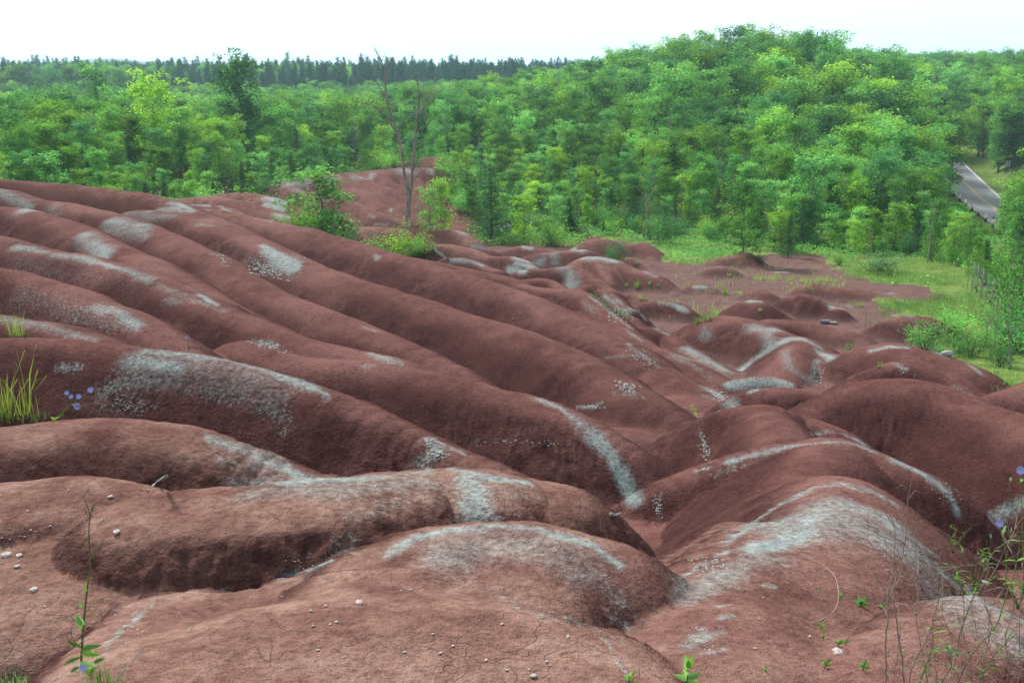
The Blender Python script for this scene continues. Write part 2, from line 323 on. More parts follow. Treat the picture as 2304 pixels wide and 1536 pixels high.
def clay_height(x, y, z0):
    """soft maximum of the rounded spurs over the base; the creases between them are the gullies"""
    h = z0.copy()
    reach = np.zeros_like(h) - 50.0
    wob = fbm(x / 2.6, y / 2.6, N1, 3)
    wob2 = fbm(x / 0.7, y / 0.7, N2, 2)
    for k, r, w, P in CRESTS:
        drop = max(1.2, min(5.0, 0.25 * P[:, 1].mean()))
        pad = drop / k + r + w
        lo, hi = P[:, :2].min(0) - pad, P[:, :2].max(0) + pad
        idx = np.nonzero((x > lo[0]) & (x < hi[0]) & (y > lo[1]) & (y < hi[1]))[0]
        if len(idx) == 0:
            continue
        X, Yv = x[idx], y[idx]
        best = np.full(len(idx), -99.0)
        arc, off = np.zeros(len(idx)), np.zeros(len(idx))
        run = 0.0
        wf = 1 + 0.07 * wob[idx] + 0.04 * wob2[idx]
        for a, b in zip(P[:-1], P[1:]):
            d = b - a
            L2 = d[0] ** 2 + d[1] ** 2 + 1e-12
            t = np.clip(((X - a[0]) * d[0] + (Yv - a[1]) * d[1]) / L2, 0, 1)
            dx, dy = X - a[0] - t * d[0], Yv - a[1] - t * d[1]
            D = np.sqrt(dx * dx + dy * dy) * wf
            if w > 0:
                D = np.where(D > 2 * w, D - w, D * D / (4 * w))
            zz = a[2] + t * d[2] - k * (np.sqrt(D * D + r * r) - r)
            up_ = zz > best
            best[up_] = zz[up_]
            arc[up_] = run + t[up_] * math.sqrt(L2)
            off[up_] = D[up_]
            run += math.sqrt(L2)
        # shallow rills running down the flanks
        sc = 0.10 * P[:, 1].mean() ** 0.55 + 0.12
        rill = np.abs(N1((arc + 0.5 * wob[idx]) / sc + 3.7 * k, off * 0.4 / sc)) * 0.7 + np.abs(N2((arc + 0.3 * wob2[idx]) / sc * 2.3, off * 0.5 / sc)) * 0.35
        best -= 0.055 * sc * (0.45 - rill) * sstep(0.3 * r, 1.6 * r + 0.1, off)
        tau = 0.006 + 0.0011 * min(P[:, 1].mean(), 30) + (0.022 if P[:, 1].mean() < 2.95 and w >= 0.3 else 0)
        cur = h[idx]
        m = np.maximum(cur, best)
        h[idx] = m + tau * np.log1p(np.exp(-np.clip(np.abs(cur - best) / tau, 0, 30))) - 0
        reach[idx] = np.maximum(reach[idx], best)
    return h, reach


# polar sheet round the viewpoint: fine inside the view, coarse outside, out to the horizon
FAST_N = 1.0
az_f = np.linspace(R(-34), R(34), int(860 * FAST_N))
az = np.concatenate([np.linspace(R(-180), R(-34), 90)[:-1], az_f, np.linspace(R(34), R(180), 90)[1:]])
# rows follow the ground's distance so that no row is coarser than the picture needs
rad = [0.25, 0.6, 1.0, 1.4, 1.8]
rv = 2.1
while rv < 62:
    rad.append(rv)
    rv *= 1.0042 / FAST_N if FAST_N < 1 else 1.0042
while rv < 160:
    rad.append(rv)
    rv *= 1.012
while rv < 5200:
    rad.append(rv)
    rv *= 1.05
rad = np.array(rad)
NA, NR = len(az), len(rad)
AZ, RD = np.meshgrid(az, rad, indexing='ij')
GX, GY = (np.sin(AZ) * RD).ravel(), (np.cos(AZ) * RD).ravel()
GB = base_height(GX, GY)
near = (np.hypot(GX, GY) < 95) & (GY > -1.5)
GZ = GB.copy()
REACH = np.full(len(GZ), -50.0)
ii = np.nonzero(near)[0]
GZ[ii], REACH[ii] = clay_height(GX[ii], GY[ii], GB[ii])
RISE = GZ - GB

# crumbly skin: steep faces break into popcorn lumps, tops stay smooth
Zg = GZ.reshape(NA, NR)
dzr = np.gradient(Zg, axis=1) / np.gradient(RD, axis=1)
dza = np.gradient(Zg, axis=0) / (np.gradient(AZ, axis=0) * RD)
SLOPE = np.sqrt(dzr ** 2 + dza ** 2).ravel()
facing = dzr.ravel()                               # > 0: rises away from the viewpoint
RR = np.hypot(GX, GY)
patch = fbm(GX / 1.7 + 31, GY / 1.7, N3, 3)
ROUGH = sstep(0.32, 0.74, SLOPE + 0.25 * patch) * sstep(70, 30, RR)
def rot(n, lam, ang, ox=0.0):
    c, q = math.cos(ang) / lam, math.sin(ang) / lam
    return n(GX * c - GY * q + ox, GX * q + GY * c - ox)


crumb = rot(N1, 0.61, 0.5) * 0.8 + rot(N3, 0.26, 1.3, 9) * 0.30 + rot(N2, 0.12, 2.2, 5) * 0.22 + rot(N1, 0.060, 0.9, 3) * 0.32 + rot(N3, 0.034, 2.7, 8) * 0.36
crumb = crumb * (0.55 + 0.9 * sstep(-0.2, 0.4, rot(N2, 0.9, 0.4, 2)))
skin = crumb * (0.005 + 0.022 * ROUGH) * sstep(0.5, 4.5, RR) * sstep(60, 25, RR)
skin += 0.05 * fbm(GX / 0.9, GY / 0.9, N1, 3) * sstep(3, 9, RR) * sstep(90, 60, RR)
skin += 0.012 * fbm(GX / 0.25, GY / 0.25, N3, 2) * sstep(10, 3, RR)
GZ = GZ + np.where(near, skin, 0)
Zg = GZ.reshape(NA, NR)


def ground(x, y):
    """height (relative to the eye) of the built sheet at a point"""
    a = math.atan2(x, y)
    r = math.hypot(x, y)
    i = min(max(np.searchsorted(az, a) - 1, 0), NA - 2)
    j = min(max(np.searchsorted(rad, r) - 1, 0), NR - 2)
    u = min(max((a - az[i]) / (az[i + 1] - az[i]), 0), 1)
    v = min(max((r - rad[j]) / (rad[j + 1] - rad[j]), 0), 1)
    return float((Zg[i, j] * (1 - u) + Zg[i + 1, j] * u) * (1 - v) + (Zg[i, j + 1] * (1 - u) + Zg[i + 1, j + 1] * u) * v)


def ground_np(x, y):
    a = np.arctan2(x, y)
    r = np.hypot(x, y)
    i = np.clip(np.searchsorted(az, a) - 1, 0, NA - 2)
    j = np.clip(np.searchsorted(rad, r) - 1, 0, NR - 2)
    u = np.clip((a - az[i]) / (az[i + 1] - az[i]), 0, 1)
    v = np.clip((r - rad[j]) / (rad[j + 1] - rad[j]), 0, 1)
    return (Zg[i, j] * (1 - u) + Zg[i + 1, j] * u) * (1 - v) + (Zg[i, j + 1] * (1 - u) + Zg[i + 1, j + 1] * u) * v


def hit(px, py):
    """the point of the ground that shows at a point of the photograph"""
    u, s = ray(px, py)
    k = math.hypot(u, 1.0)
    a = math.atan2(u, 1.0)
    i = min(max(np.searchsorted(az, a) - 1, 0), NA - 2)
    w = (a - az[i]) / (az[i + 1] - az[i])
    zc = Zg[i] * (1 - w) + Zg[i + 1] * w
    f = zc - s / k * rad
    j = np.nonzero((f >= 0) & (rad > 1.2))[0]
    if len(j) == 0:
        rr = 300.0
    else:
        j = j[0]
        rr = rad[j] if j == 0 else rad[j - 1] + (rad[j] - rad[j - 1]) * (-f[j - 1]) / (f[j] - f[j - 1] + 1e-12)
    return np.array((math.sin(a) * rr, math.cos(a) * rr, s / k * rr))


def floor_hit(px, py):
    """where a line of sight meets the base ground under the mounds"""
    u, s = ray(px, py)
    Y = np.linspace(2, 200, 4000)
    z = np.interp(Y, FLOOR_Y, FLOOR_Z)
    j = np.nonzero(z >= s * Y)[0]
    y = Y[j[0]] if len(j) else 200
    return u * y, y


def inside(poly, x, y):
    c = np.zeros(len(x), bool)
    j = len(poly) - 1
    for i in range(len(poly)):
        xi, yi = poly[i]
        xj, yj = poly[j]
        if yi != yj:
            c ^= ((yi > y) != (yj > y)) & (x < (xj - xi) * (y - yi) / (yj - yi) + xi)
        j = i
    return c
# ------------------------------------------------------------------ colours of the ground
# pale reduction bands and washes: (radius in photo px, strength, speckled, points on the clay as seen)
BANDS = [
    (13, .75, 0, [(0, 428), (30, 443), (55, 462), (62, 472)]),
    (10, .5, 0, [(113, 462), (128, 480)]),
    (12, .7, 0, [(245, 496), (290, 503), (330, 516)]), (22, .55, 1, [(235, 515), (285, 520), (330, 535)]),
    (9, .7, 0, [(335, 476), (395, 470), (430, 478)]), (6, .9, 0, [(385, 455), (410, 462), (432, 474)]), (16, .5, 1, [(290, 480), (330, 490), (380, 490)]),
    (13, .75, 0, [(185, 528), (215, 552), (235, 580)]),
    (8, .75, 0, [(30, 556), (120, 570), (200, 584), (285, 610), (340, 632)]), (30, .45, 1, [(40, 590), (120, 600), (200, 620), (290, 650)]),
    (8, .4, 0, [(350, 640), (430, 672), (500, 700)]), (9, .5, 0, [(382, 672), (395, 678)]),
    (5, .85, 0, [(425, 646), (450, 662), (485, 684)]),
    (10, .8, 0, [(215, 690), (255, 700), (290, 718), (310, 733)]), (34, .55, 1, [(40, 665), (110, 690), (180, 710), (250, 735)]),
    (10, .55, 0, [(0, 718), (80, 728), (160, 748), (210, 765)]),
    (20, .8, 0, [(300, 820), (345, 825), (390, 830)]), (22, .55, 1, [(230, 880), (270, 860), (320, 850)]), (28, .55, 1, [(240, 915), (300, 905), (340, 910)]),
    (13, .75, 0, [(330, 790), (430, 800), (520, 812), (600, 833), (680, 862), (740, 890)]), (26, .62, 0, [(470, 818), (560, 836), (640, 860)]), (10, .6, 1, [(130, 826), (180, 828)]),
    (26, .5, 1, [(400, 870), (520, 890), (620, 920), (640, 960)]),
    (13, .85, 0, [(470, 985), (540, 1008), (600, 1035), (650, 1058), (685, 1075)]), (26, .5, 1, [(500, 1030), (580, 1055), (640, 1075)]),
    (15, .85, 0, [(620, 1088), (740, 1080), (860, 1072), (960, 1060)]), (12, 1., 0, [(1020, 1056), (1070, 1064), (1130, 1080), (1190, 1086)]),
    (26, .7, 0, [(720, 1105), (800, 1105), (880, 1098)]), (36, .8, 1, [(1040, 1085), (1070, 1120), (1090, 1165)]), (24, .6, 1, [(1100, 1095), (1170, 1120), (1200, 1110)]),
    (36, .5, 1, [(770, 1160), (840, 1140), (930, 1110), (980, 1100)]), (26, .5, 1, [(780, 1220), (800, 1245)]),
    (14, .75, 1, [(630, 1300), (700, 1280), (745, 1262)]), (12, .7, 1, [(340, 1358), (300, 1395), (250, 1440), (235, 1470)]), (8, .6, 1, [(420, 1330), (520, 1326)]),
    (13, .85, 0, [(880, 1248), (930, 1213), (1000, 1194), (1128, 1184), (1200, 1188), (1270, 1208), (1330, 1228), (1390, 1268)]),
    (52, .62, 0, [(1040, 1240), (1150, 1225), (1260, 1240)]), (40, .4, 1, [(1130, 1330), (1170, 1370), (1240, 1395), (1330, 1410)]), (40, .4, 1, [(1330, 1290), (1380, 1340), (1390, 1400)]),
    (9, .7, 1, [(1350, 1432), (1370, 1445), (1390, 1490), (1410, 1510)]),
    (10, 1., 0, [(1215, 899), (1262, 920), (1310, 955), (1345, 985)]), (13, 1., 0, [(1345, 985), (1378, 1030), (1405, 1080), (1430, 1125)]),
    (16, .75, 1, [(970, 990), (985, 1015), (950, 1040)]), (5, .8, 0, [(972, 986), (1010, 1006), (1040, 1018)]),
    (6, .4, 1, [(1040, 1000), (1120, 995), (1230, 960), (1270, 985)]),
    (5, .7, 1, [(1560, 1060), (1600, 1050)]), (7, .85, 0, [(1640, 1040), (1700, 1022), (1780, 1003), (1870, 994), (1920, 998), (1958, 1014)]), (9, .5, 1, [(1600, 1070), (1680, 1045), (1740, 1025)]),
    (4, .9, 0, [(1830, 978), (1860, 972), (1895, 975), (1930, 990), (1955, 1006)]),
    (8, .85, 0, [(2010, 1036), (2065, 1058), (2105, 1085), (2130, 1110), (2150, 1150)]),
    (9, .8, 0, [(1640, 1218), (1690, 1178), (1760, 1132), (1830, 1098), (1890, 1088), (1960, 1104), (2010, 1130)]),
    (36, .66, 0, [(1760, 1180), (1830, 1150), (1900, 1130), (1980, 1160), (2060, 1220)]), (20, .85, 0, [(1690, 1238), (1740, 1224), (1800, 1205), (1830, 1170)]),
    (18, .7, 0, [(1990, 1170), (2060, 1240), (2130, 1300), (2210, 1355), (2290, 1390)]), (14, .6, 1, [(1530, 1300), (1600, 1262), (1650, 1235)]), (24, .4, 0, [(1560, 1320), (1640, 1290), (1720, 1270)]),
    (7, .7, 0, [(1720, 1318), (1745, 1318)]), (9, .6, 0, [(1570, 1340), (1610, 1335)]), (7, .6, 0, [(1615, 1362), (1645, 1360)]), (7, .75, 0, [(1620, 1392), (1650, 1384)]), (11, .7, 0, [(1570, 1440), (1600, 1428), (1615, 1420)]), (8, .7, 0, [(1575, 1470), (1630, 1462)]),
    (85, .78, 0, [(1790, 1180), (1900, 1160), (2010, 1210)]), (48, .60, 0, [(1040, 1225), (1190, 1230), (1300, 1260)]), (34, .5, 0, [(560, 1110), (760, 1100), (960, 1085)]),
    (64, .6, 0, [(2110, 1330), (2200, 1400), (2290, 1440)]), (40, .5, 0, [(1550, 1340), (1640, 1300), (1740, 1255)]), (24, .5, 0, [(1545, 1460), (1590, 1420)]), (40, .45, 0, [(330, 850), (470, 850), (600, 880)]), (24, .45, 0, [(560, 1000), (640, 1040)]), (16, .5, 0, [(500, 1090), (600, 1088)]),
    (22, .5, 0, [(2100, 1330), (2180, 1400), (2290, 1430)]),
    (10, .8, 0, [(2230, 1168), (2304, 1130)]),
    (7, .95, 0, [(1668, 833), (1700, 807), (1735, 782), (1778, 762), (1810, 762), (1845, 782)]), (14, .75, 0, [(1690, 740), (1745, 742)]), (14, .6, 0, [(1720, 750), (1725, 768)]),
    (11, .85, 0, [(1845, 795), (1870, 805)]), (10, .6, 1, [(1840, 810), (1830, 840), (1815, 870)]), (18, .5, 1, [(1760, 790), (1780, 830), (1830, 860)]), (12, .4, 0, [(1590, 760), (1590, 745)]),
    (4, .9, 0, [(1960, 788), (2000, 780), (2040, 782)]), (5, .8, 0, [(2175, 817), (2205, 838)]), (9, .9, 0, [(2120, 796), (2135, 800)]), (10, .5, 1, [(2150, 870), (2190, 890)]), (7, .8, 1, [(2010, 818), (2040, 830)]),
    (13, .9, 1, [(1640, 866), (1690, 858), (1740, 858), (1772, 868)]), (9, .8, 1, [(1690, 880), (1730, 868)]),
    (10, .65, 0, [(1545, 785), (1590, 810), (1630, 832)]), (12, .6, 1, [(1510, 800), (1560, 820), (1600, 850)]), (5, .8, 0, [(1527, 797), (1560, 812)]),
    (18, .9, 1, [(600, 565), (620, 585), (660, 600)]), (22, .6, 1, [(560, 590), (600, 610), (660, 620)]), (7, .95, 0, [(590, 552), (615, 568), (640, 580)]), (16, .45, 1, [(480, 570), (500, 575)]), (8, .7, 1, [(495, 592), (510, 598)]),
    (6, .7, 1, [(1390, 855), (1410, 868), (1450, 895)]), (14, .5, 1, [(1380, 880), (1430, 890)]), (5, .8, 1, [(1300, 915), (1335, 915), (1355, 905)]), (9, .5, 1, [(1360, 805), (1420, 798)]),
    (6, .6, 0, [(1415, 775), (1440, 795), (1480, 825)]), (9, .75, 0, [(1590, 872), (1630, 898), (1648, 910)]), (12, .5, 1, [(1590, 890), (1620, 905)]), (4, .6, 0, [(1410, 742), (1440, 765)]),
    (4, .9, 0, [(1330, 668), (1360, 690), (1385, 712), (1420, 738)]), (5, .8, 0, [(1360, 667), (1390, 690), (1425, 715)]), (4, .8, 0, [(1375, 664), (1395, 682), (1405, 692)]), (14, .5, 1, [(1310, 680), (1340, 700)]),
    (6, .8, 0, [(820, 736), (845, 745)]), (9, .75, 0, [(835, 795), (865, 805), (890, 820)]), (8, .4, 0, [(820, 826), (835, 828)]), (6, .6, 0, [(1365, 470), (1365, 470)]),
    (7, .8, 0, [(1065, 553), (1100, 562)]), (6, .85, 0, [(1018, 586), (1060, 588), (1085, 597)]), (6, .9, 0, [(1160, 580), (1190, 590)]), (6, .9, 0, [(1165, 592), (1200, 604)]), (6, .9, 0, [(1145, 606), (1180, 612)]), (8, .9, 0, [(1208, 592), (1216, 585)]),
    (8, .85, 0, [(1244, 573), (1248, 590)]), (6, .9, 0, [(1290, 563), (1310, 562)]), (7, .95, 0, [(1315, 581), (1345, 579), (1385, 587)]), (11, .85, 0, [(1262, 603), (1275, 615), (1290, 640)]), (5, .8, 0, [(1180, 556), (1195, 558)]),
    (4, .9, 0, [(1415, 695), (1435, 698), (1450, 715)]), (5, .85, 0, [(1485, 680), (1515, 684), (1540, 697)]), (5, .9, 0, [(1565, 645), (1585, 645)]), (7, .9, 0, [(1688, 676), (1710, 678)]), (5, .8, 0, [(1455, 612), (1475, 622)]), (5, .8, 0, [(1470, 735), (1500, 752)]),
    (6, .9, 0, [(1750, 612), (1765, 612)]), (5, .8, 0, [(2000, 660), (2010, 658)]), (5, .8, 0, [(2020, 674), (2040, 678)]), (6, .9, 0, [(2015, 710), (2055, 709)]), (5, .8, 0, [(1870, 690), (1890, 694)]), (7, .8, 0, [(1905, 685), (1915, 692)]),
    (8, .9, 0, [(640, 412), (690, 412)]), (6, .9, 0, [(740, 402), (770, 400)]), (6, .9, 0, [(790, 396), (830, 404)]), (6, .8, 0, [(835, 393), (900, 387), (985, 384)]), (5, .7, 0, [(655, 425), (680, 432)]), (5, .6, 0, [(905, 354), (925, 352)]),
    (6, .9, 0, [(600, 445), (640, 455)]), (6, .9, 0, [(600, 460), (640, 470)]), (7, .8, 0, [(620, 482), (645, 488)]), (4, .9, 0, [(430, 460), (470, 462)]), (4, .8, 0, [(495, 465), (522, 476)]), (4, .8, 0, [(580, 492), (610, 498)]),
    (4, .8, 0, [(785, 495), (800, 498)]), (4, .8, 0, [(830, 486), (840, 488)]), (3, .8, 0, [(880, 472), (886, 474)]), (4, .8, 0, [(845, 505), (875, 505)]), (5, .8, 0, [(1030, 520), (1050, 526)]),
    (4, .6, 0, [(570, 765), (610, 772)]), (9, .7, 1, [(565, 768), (620, 778)]), (6, .4, 0, [(455, 494), (475, 498)]), (10, .4, 0, [(460, 505), (475, 508)]), (5, .6, 0, [(845, 575), (852, 582)]),
    (9, .5, 1, [(1440, 1000), (1560, 955), (1600, 930), (1645, 915)]), (5, .6, 1, [(1575, 965), (1585, 1000), (1598, 1040)]), (5, .5, 1, [(1488, 1108), (1480, 1140), (1470, 1180)]), (8, .4, 1, [(1800, 935), (1850, 910)]),
]
PAL = np.zeros(len(GX))
SPK = np.zeros(len(GX))
order = np.argsort(RR)
for wpx, amp, spk, pts in BANDS:
    dense = []
    for a, b in zip(pts[:-1], pts[1:]):
        n = max(2, int(math.hypot(b[0] - a[0], b[1] - a[1]) / 6))
        for q in range(n):
            dense.append((a[0] + (b[0] - a[0]) * q / n, a[1] + (b[1] - a[1]) * q / n))
    dense.append(pts[-1])
    H = np.array([hit(*p) for p in dense])
    rng = np.hypot(H[:, 0], H[:, 1])
    med = np.median(rng)
    H = H[np.abs(rng - med) < 0.35 * med + 0.4]
    if len(H) == 0:
        continue
    wpx, amp = (wpx * 1.3, amp * 0.9) if not spk else (wpx * 1.1, amp * 0.85)
    rad_w = wpx * np.hypot(H[:, 0], H[:, 1]) / 2261.0
    mxr = rad_w.max() * 2.2
    sel = np.nonzero((GX > H[:, 0].min() - mxr) & (GX < H[:, 0].max() + mxr) & (GY > H[:, 1].min() - 2 * mxr) & (GY < H[:, 1].max() + 2 * mxr))[0]
    if len(sel) == 0:
        continue
    best = np.zeros(len(sel))
    sw = max(float(np.median(rad_w)) * 4.0, 0.03)
    ux, uy = fbm(GX[sel] / sw, GY[sel] / sw, N1, 3) * 0.9, fbm(GX[sel] / sw + 50, GY[sel] / sw, N2, 3) * 0.9
    wv_ = np.clip(1.15 + 1.3 * fbm(GX[sel] / sw / 2 + 7, GY[sel] / sw / 2, N3, 2), 0.45, 2.0)
    for hx, rw in zip(H, rad_w):
        # measured along the surface; a little longer in depth, where the bed is seen edge-on
        d2 = ((GX[sel] + ux * rw - hx[0]) ** 2 + ((GY[sel] + uy * rw - hx[1]) * 0.75) ** 2 + (GZ[sel] - hx[2]) ** 2) / (rw * rw * wv_)
        np.maximum(best, np.exp(-0.62 * d2), out=best)
    T = SPK if spk else PAL
    T[sel] = np.maximum(T[sel], best * amp * np.clip(0.95 + 0.6 * fbm(GX[sel] / sw / 3, GY[sel] / sw / 3 + 20, N2, 2), 0.5, 1.15))

# where the clay is bare, where grass and wood floor cover it (outlines on the ground plan)
def plan(px, py, Y):
    p = at(px, py, Y)
    return p[0], p[1]


CLAY_OUT = [(-60, 3), (-60, 38), (-26, 40), (-17, 50), (-20, 55)] + [plan(*p) for p in [(600, 440, 57), (640, 420, 62), (620, 405, 71), (700, 396, 74), (800, 386, 75), (860, 378, 77), (850, 374, 83), (900, 364, 87), (962, 350, 88.5), (990, 353, 87), (990, 376, 77.5), (1000, 400, 73), (1035, 470, 66), (1058, 512, 61)]]
CLAY_OUT += [floor_hit(*p) for p in [(1050, 535), (1075, 556), (1250, 548), (1290, 560), (1330, 535), (1370, 533), (1420, 545), (1450, 540), (1480, 580), (1530, 600), (1600, 590), (1700, 562), (1800, 572), (1890, 582), (1900, 625), (1990, 640), (2110, 655), (2100, 675), (1960, 690), (2060, 710), (2090, 760), (2140, 800), (2230, 860), (2304, 890)]]
CLAY_OUT += [(20, 20), (30, 12), (30, -3), (-60, -3)]
wx = GX + 0.03 * RR * fbm(GX / 2.5, GY / 2.5, N2, 3)
wy = GY + 0.06 * RR * fbm(GX / 2.5 + 40, GY / 2.5, N1, 3)
CLAY = inside(CLAY_OUT, wx, wy).astype(float)
CLAY = np.maximum(CLAY, sstep(-0.1, 0.5, REACH - GB) * (RR < 75) * (GY < 72))
MEADOW = ((GX > 5) & (RR < 75)) | ((GX > 25) & (RR < 190))

DRY = sstep(8.5, 4.2, RR) * 0.9 * (1 - 0.5 * sstep(0.1, 0.9, GX)) + 0.5 * sstep(0.1, -0.2, GZ + 99)
DRY += 0.55 * sstep(0.02, 0.2, REACH - GB) * sstep(34, 46, RR) * sstep(0.05, 0.3, fbm(GX / 4, GY / 4, N3, 2) + 0.2) * sstep(68, 55, RR)


def new_mat(name):
    m = bpy.data.materials.new(name)
    m.use_nodes = True
    return m, m.node_tree, m.node_tree.nodes, m.node_tree.links


def noise_node(nodes, links, vec, scale, detail=4, rough=0.55):
    n = nodes.new('ShaderNodeTexNoise')
    n.inputs['Scale'].default_value = scale
    n.inputs['Detail'].default_value = detail
    n.inputs['Roughness'].default_value = rough
    links.new(vec, n.inputs['Vector'])
    return n.outputs['Fac']


def ramp(nodes, links, fac, stops):
    r = nodes.new('ShaderNodeValToRGB')
    e = r.color_ramp.elements
    while len(e) < len(stops):
        e.new(0.5)
    for k, (p, c) in zip(e, stops):
        k.position = p
        k.color = (*c, 1) if len(c) == 3 else c
    links.new(fac, r.inputs['Fac'])
    return r.outputs['Color']


def mixc(nodes, links, fac, a, b, mode='MIX'):
    m = nodes.new('ShaderNodeMix')
    m.data_type = 'RGBA'
    m.blend_type = mode
    m.clamp_factor = True
    for s, v in (('Factor', fac), ('A', a), ('B', b)):
        if isinstance(v, (int, float)):
            m.inputs[s].default_value = v
        elif isinstance(v, tuple):
            m.inputs[s].default_value = (*v, 1)
        else:
            links.new(v, m.inputs[s])
    return m.outputs['Result']


def mth(nodes, links, op, a, b=None, clamp=False):
    m = nodes.new('ShaderNodeMath')
    m.operation = op
    m.use_clamp = clamp
    for i, v in enumerate((a, b)):
        if v is None:
            continue
        if isinstance(v, (int, float)):
            m.inputs[i].default_value = v
        else:
            links.new(v, m.inputs[i])
    return m.outputs[0]


def mrange(nodes, links, v, a, b, c=0.0, d=1.0, smooth=True):
    m = nodes.new('ShaderNodeMapRange')
    m.interpolation_type = 'SMOOTHSTEP' if smooth else 'LINEAR'
    for s, q in (('From Min', a), ('From Max', b), ('To Min', c), ('To Max', d)):
        m.inputs[s].default_value = q
    links.new(v, m.inputs['Value'])
    return m.outputs[0]


def attr(nodes, name):
    a = nodes.new('ShaderNodeAttribute')
    a.attribute_name = name
    return a


gm, gt, gn, gl = new_mat('clay')
bs = gn['Principled BSDF']
bs.inputs['Roughness'].default_value = 1.0
bs.inputs['Specular IOR Level'].default_value = 0.02
pos = gn.new('ShaderNodeNewGeometry').outputs['Position']
a1 = attr(gn, 'ground_mix')
sep = gn.new('ShaderNodeSeparateColor')
gl.new(a1.outputs['Color'], sep.inputs[0])
pal, spk, dry = sep.outputs[0], sep.outputs[1], sep.outputs[2]
a2 = attr(gn, 'ground_mix2')
sep2 = gn.new('ShaderNodeSeparateColor')
gl.new(a2.outputs['Color'], sep2.inputs[0])
clay, rough, meadow = sep2.outputs[0], sep2.outputs[1], sep2.outputs[2]
nb = noise_node(gn, gl, pos, 0.45, 2, 0.6)
nm = noise_node(gn, gl, pos, 3.2, 4, 0.62)
nf = noise_node(gn, gl, pos, 26, 4, 0.68)
ng = noise_node(gn, gl, pos, 130, 2, 0.7)
# stretched along the beds
mp = gn.new('ShaderNodeMapping')
mp.inputs['Scale'].default_value = (0.8, 1.2, 7.0)
gl.new(pos, mp.inputs['Vector'])
nst = noise_node(gn, gl, mp.outputs[0], 1.5, 3, 0.6)
deep = ramp(gn, gl, nm, [(0.28, (0.058, 0.025, 0.023)), (0.5, (0.081, 0.037, 0.033)), (0.72, (0.110, 0.053, 0.048))])
deep = mixc(gn, gl, mrange(gn, gl, nb, 0.40, 0.66), deep, (0.118, 0.058, 0.052))
tan = ramp(gn, gl, nm, [(0.3, (0.095, 0.052, 0.041)), (0.52, (0.148, 0.085, 0.068)), (0.72, (0.205, 0.135, 0.111))])
dryf = mth(gn, gl, 'MULTIPLY', dry, mrange(gn, gl, mth(gn, gl, 'ADD', nm, mth(gn, gl, 'MULTIPLY', nst, 0.7)), 0.50, 0.92), True)
col = mixc(gn, gl, dryf, deep, tan)
# broken shale on steep faces, with their shade painted in; dust crusts the rest
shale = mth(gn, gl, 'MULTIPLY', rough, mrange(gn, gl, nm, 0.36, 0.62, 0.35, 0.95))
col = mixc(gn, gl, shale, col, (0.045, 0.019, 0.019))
col = mixc(gn, gl, mth(gn, gl, 'MULTIPLY', a2.outputs['Alpha'], 0.75), col, ramp(gn, gl, nm, [(0.3, (0.072, 0.043, 0.039)), (0.7, (0.117, 0.076, 0.070))]))
# fine grain
grain = ramp(gn, gl, nf, [(0.30, (0.52, 0.50, 0.50)), (0.5, (1.0, 1.0, 1.0)), (0.72, (1.34, 1.30, 1.28))])
col = mixc(gn, gl, 0.75, col, grain, 'MULTIPLY')
grain2 = ramp(gn, gl, ng, [(0.30, (0.60, 0.60, 0.60)), (0.5, (1.0, 1.0, 1.0)), (0.75, (1.45, 1.42, 1.42))])
col = mixc(gn, gl, 0.6, col, grain2, 'MULTIPLY')
# damp purple blotches and dark pits in the crust
blot = mth(gn, gl, 'MULTIPLY', mrange(gn, gl, noise_node(gn, gl, pos, 7.5, 4, 0.7), 0.50, 0.68), mth(gn, gl, 'SUBTRACT', mrange(gn, gl, nb, 0.35, 0.6, 0.35, 0.85), mth(gn, gl, 'MULTIPLY', dry, 0.35)))
col = mixc(gn, gl, blot, col, mixc(gn, gl, 1.0, col, (0.694, 0.627, 0.694), 'MULTIPLY'))
pit = mrange(gn, gl, noise_node(gn, gl, pos, 70, 2, 0.6), 0.60, 0.70, 0, 0.6)
col = mixc(gn, gl, pit, col, mixc(gn, gl, 1.0, col, (0.517, 0.483, 0.506), 'MULTIPLY'))
# pale washes
palc = ramp(gn, gl, nf, [(0.3, (0.092, 0.119, 0.119)), (0.55, (0.185, 0.223, 0.221)), (0.8, (0.315, 0.352, 0.345))])
brk = mth(gn, gl, 'ADD', mth(gn, gl, 'MULTIPLY', mth(gn, gl, 'ADD', nf, -0.5), 0.75), mth(gn, gl, 'ADD', mth(gn, gl, 'MULTIPLY', mth(gn, gl, 'ADD', ng, -0.5), 0.7), mth(gn, gl, 'MULTIPLY', mth(gn, gl, 'ADD', nm, -0.5), 0.7)))
pf = mrange(gn, gl, mth(gn, gl, 'ADD', pal, mth(gn, gl, 'MULTIPLY', brk, 0.9)), 0.05, 1.0, 0, 0.9)
pf = mth(gn, gl, 'MULTIPLY', pf, mrange(gn, gl, pal, 0.02, 0.2))
chip = mth(gn, gl, 'ADD', mth(gn, gl, 'MULTIPLY', noise_node(gn, gl, pos, 42, 3, 0.75), 0.75), mth(gn, gl, 'MULTIPLY', nf, 0.4))
sf = mrange(gn, gl, mth(gn, gl, 'ADD', mth(gn, gl, 'MULTIPLY', spk, 0.62), chip), 0.74, 1.08, 0, 0.85)
sf = mth(gn, gl, 'MULTIPLY', sf, mrange(gn, gl, spk, 0.03, 0.25))
allp = mth(gn, gl, 'MAXIMUM', pf, sf)
col = mixc(gn, gl, allp, col, palc)
# loose grey grit everywhere, sparsely
grit = mrange(gn, gl, mth(gn, gl, 'ADD', ng, mth(gn, gl, 'MULTIPLY', nb, 0.25)), 0.82, 0.88, 0, 0.4)
col = mixc(gn, gl, grit, col, (0.20, 0.175, 0.165))
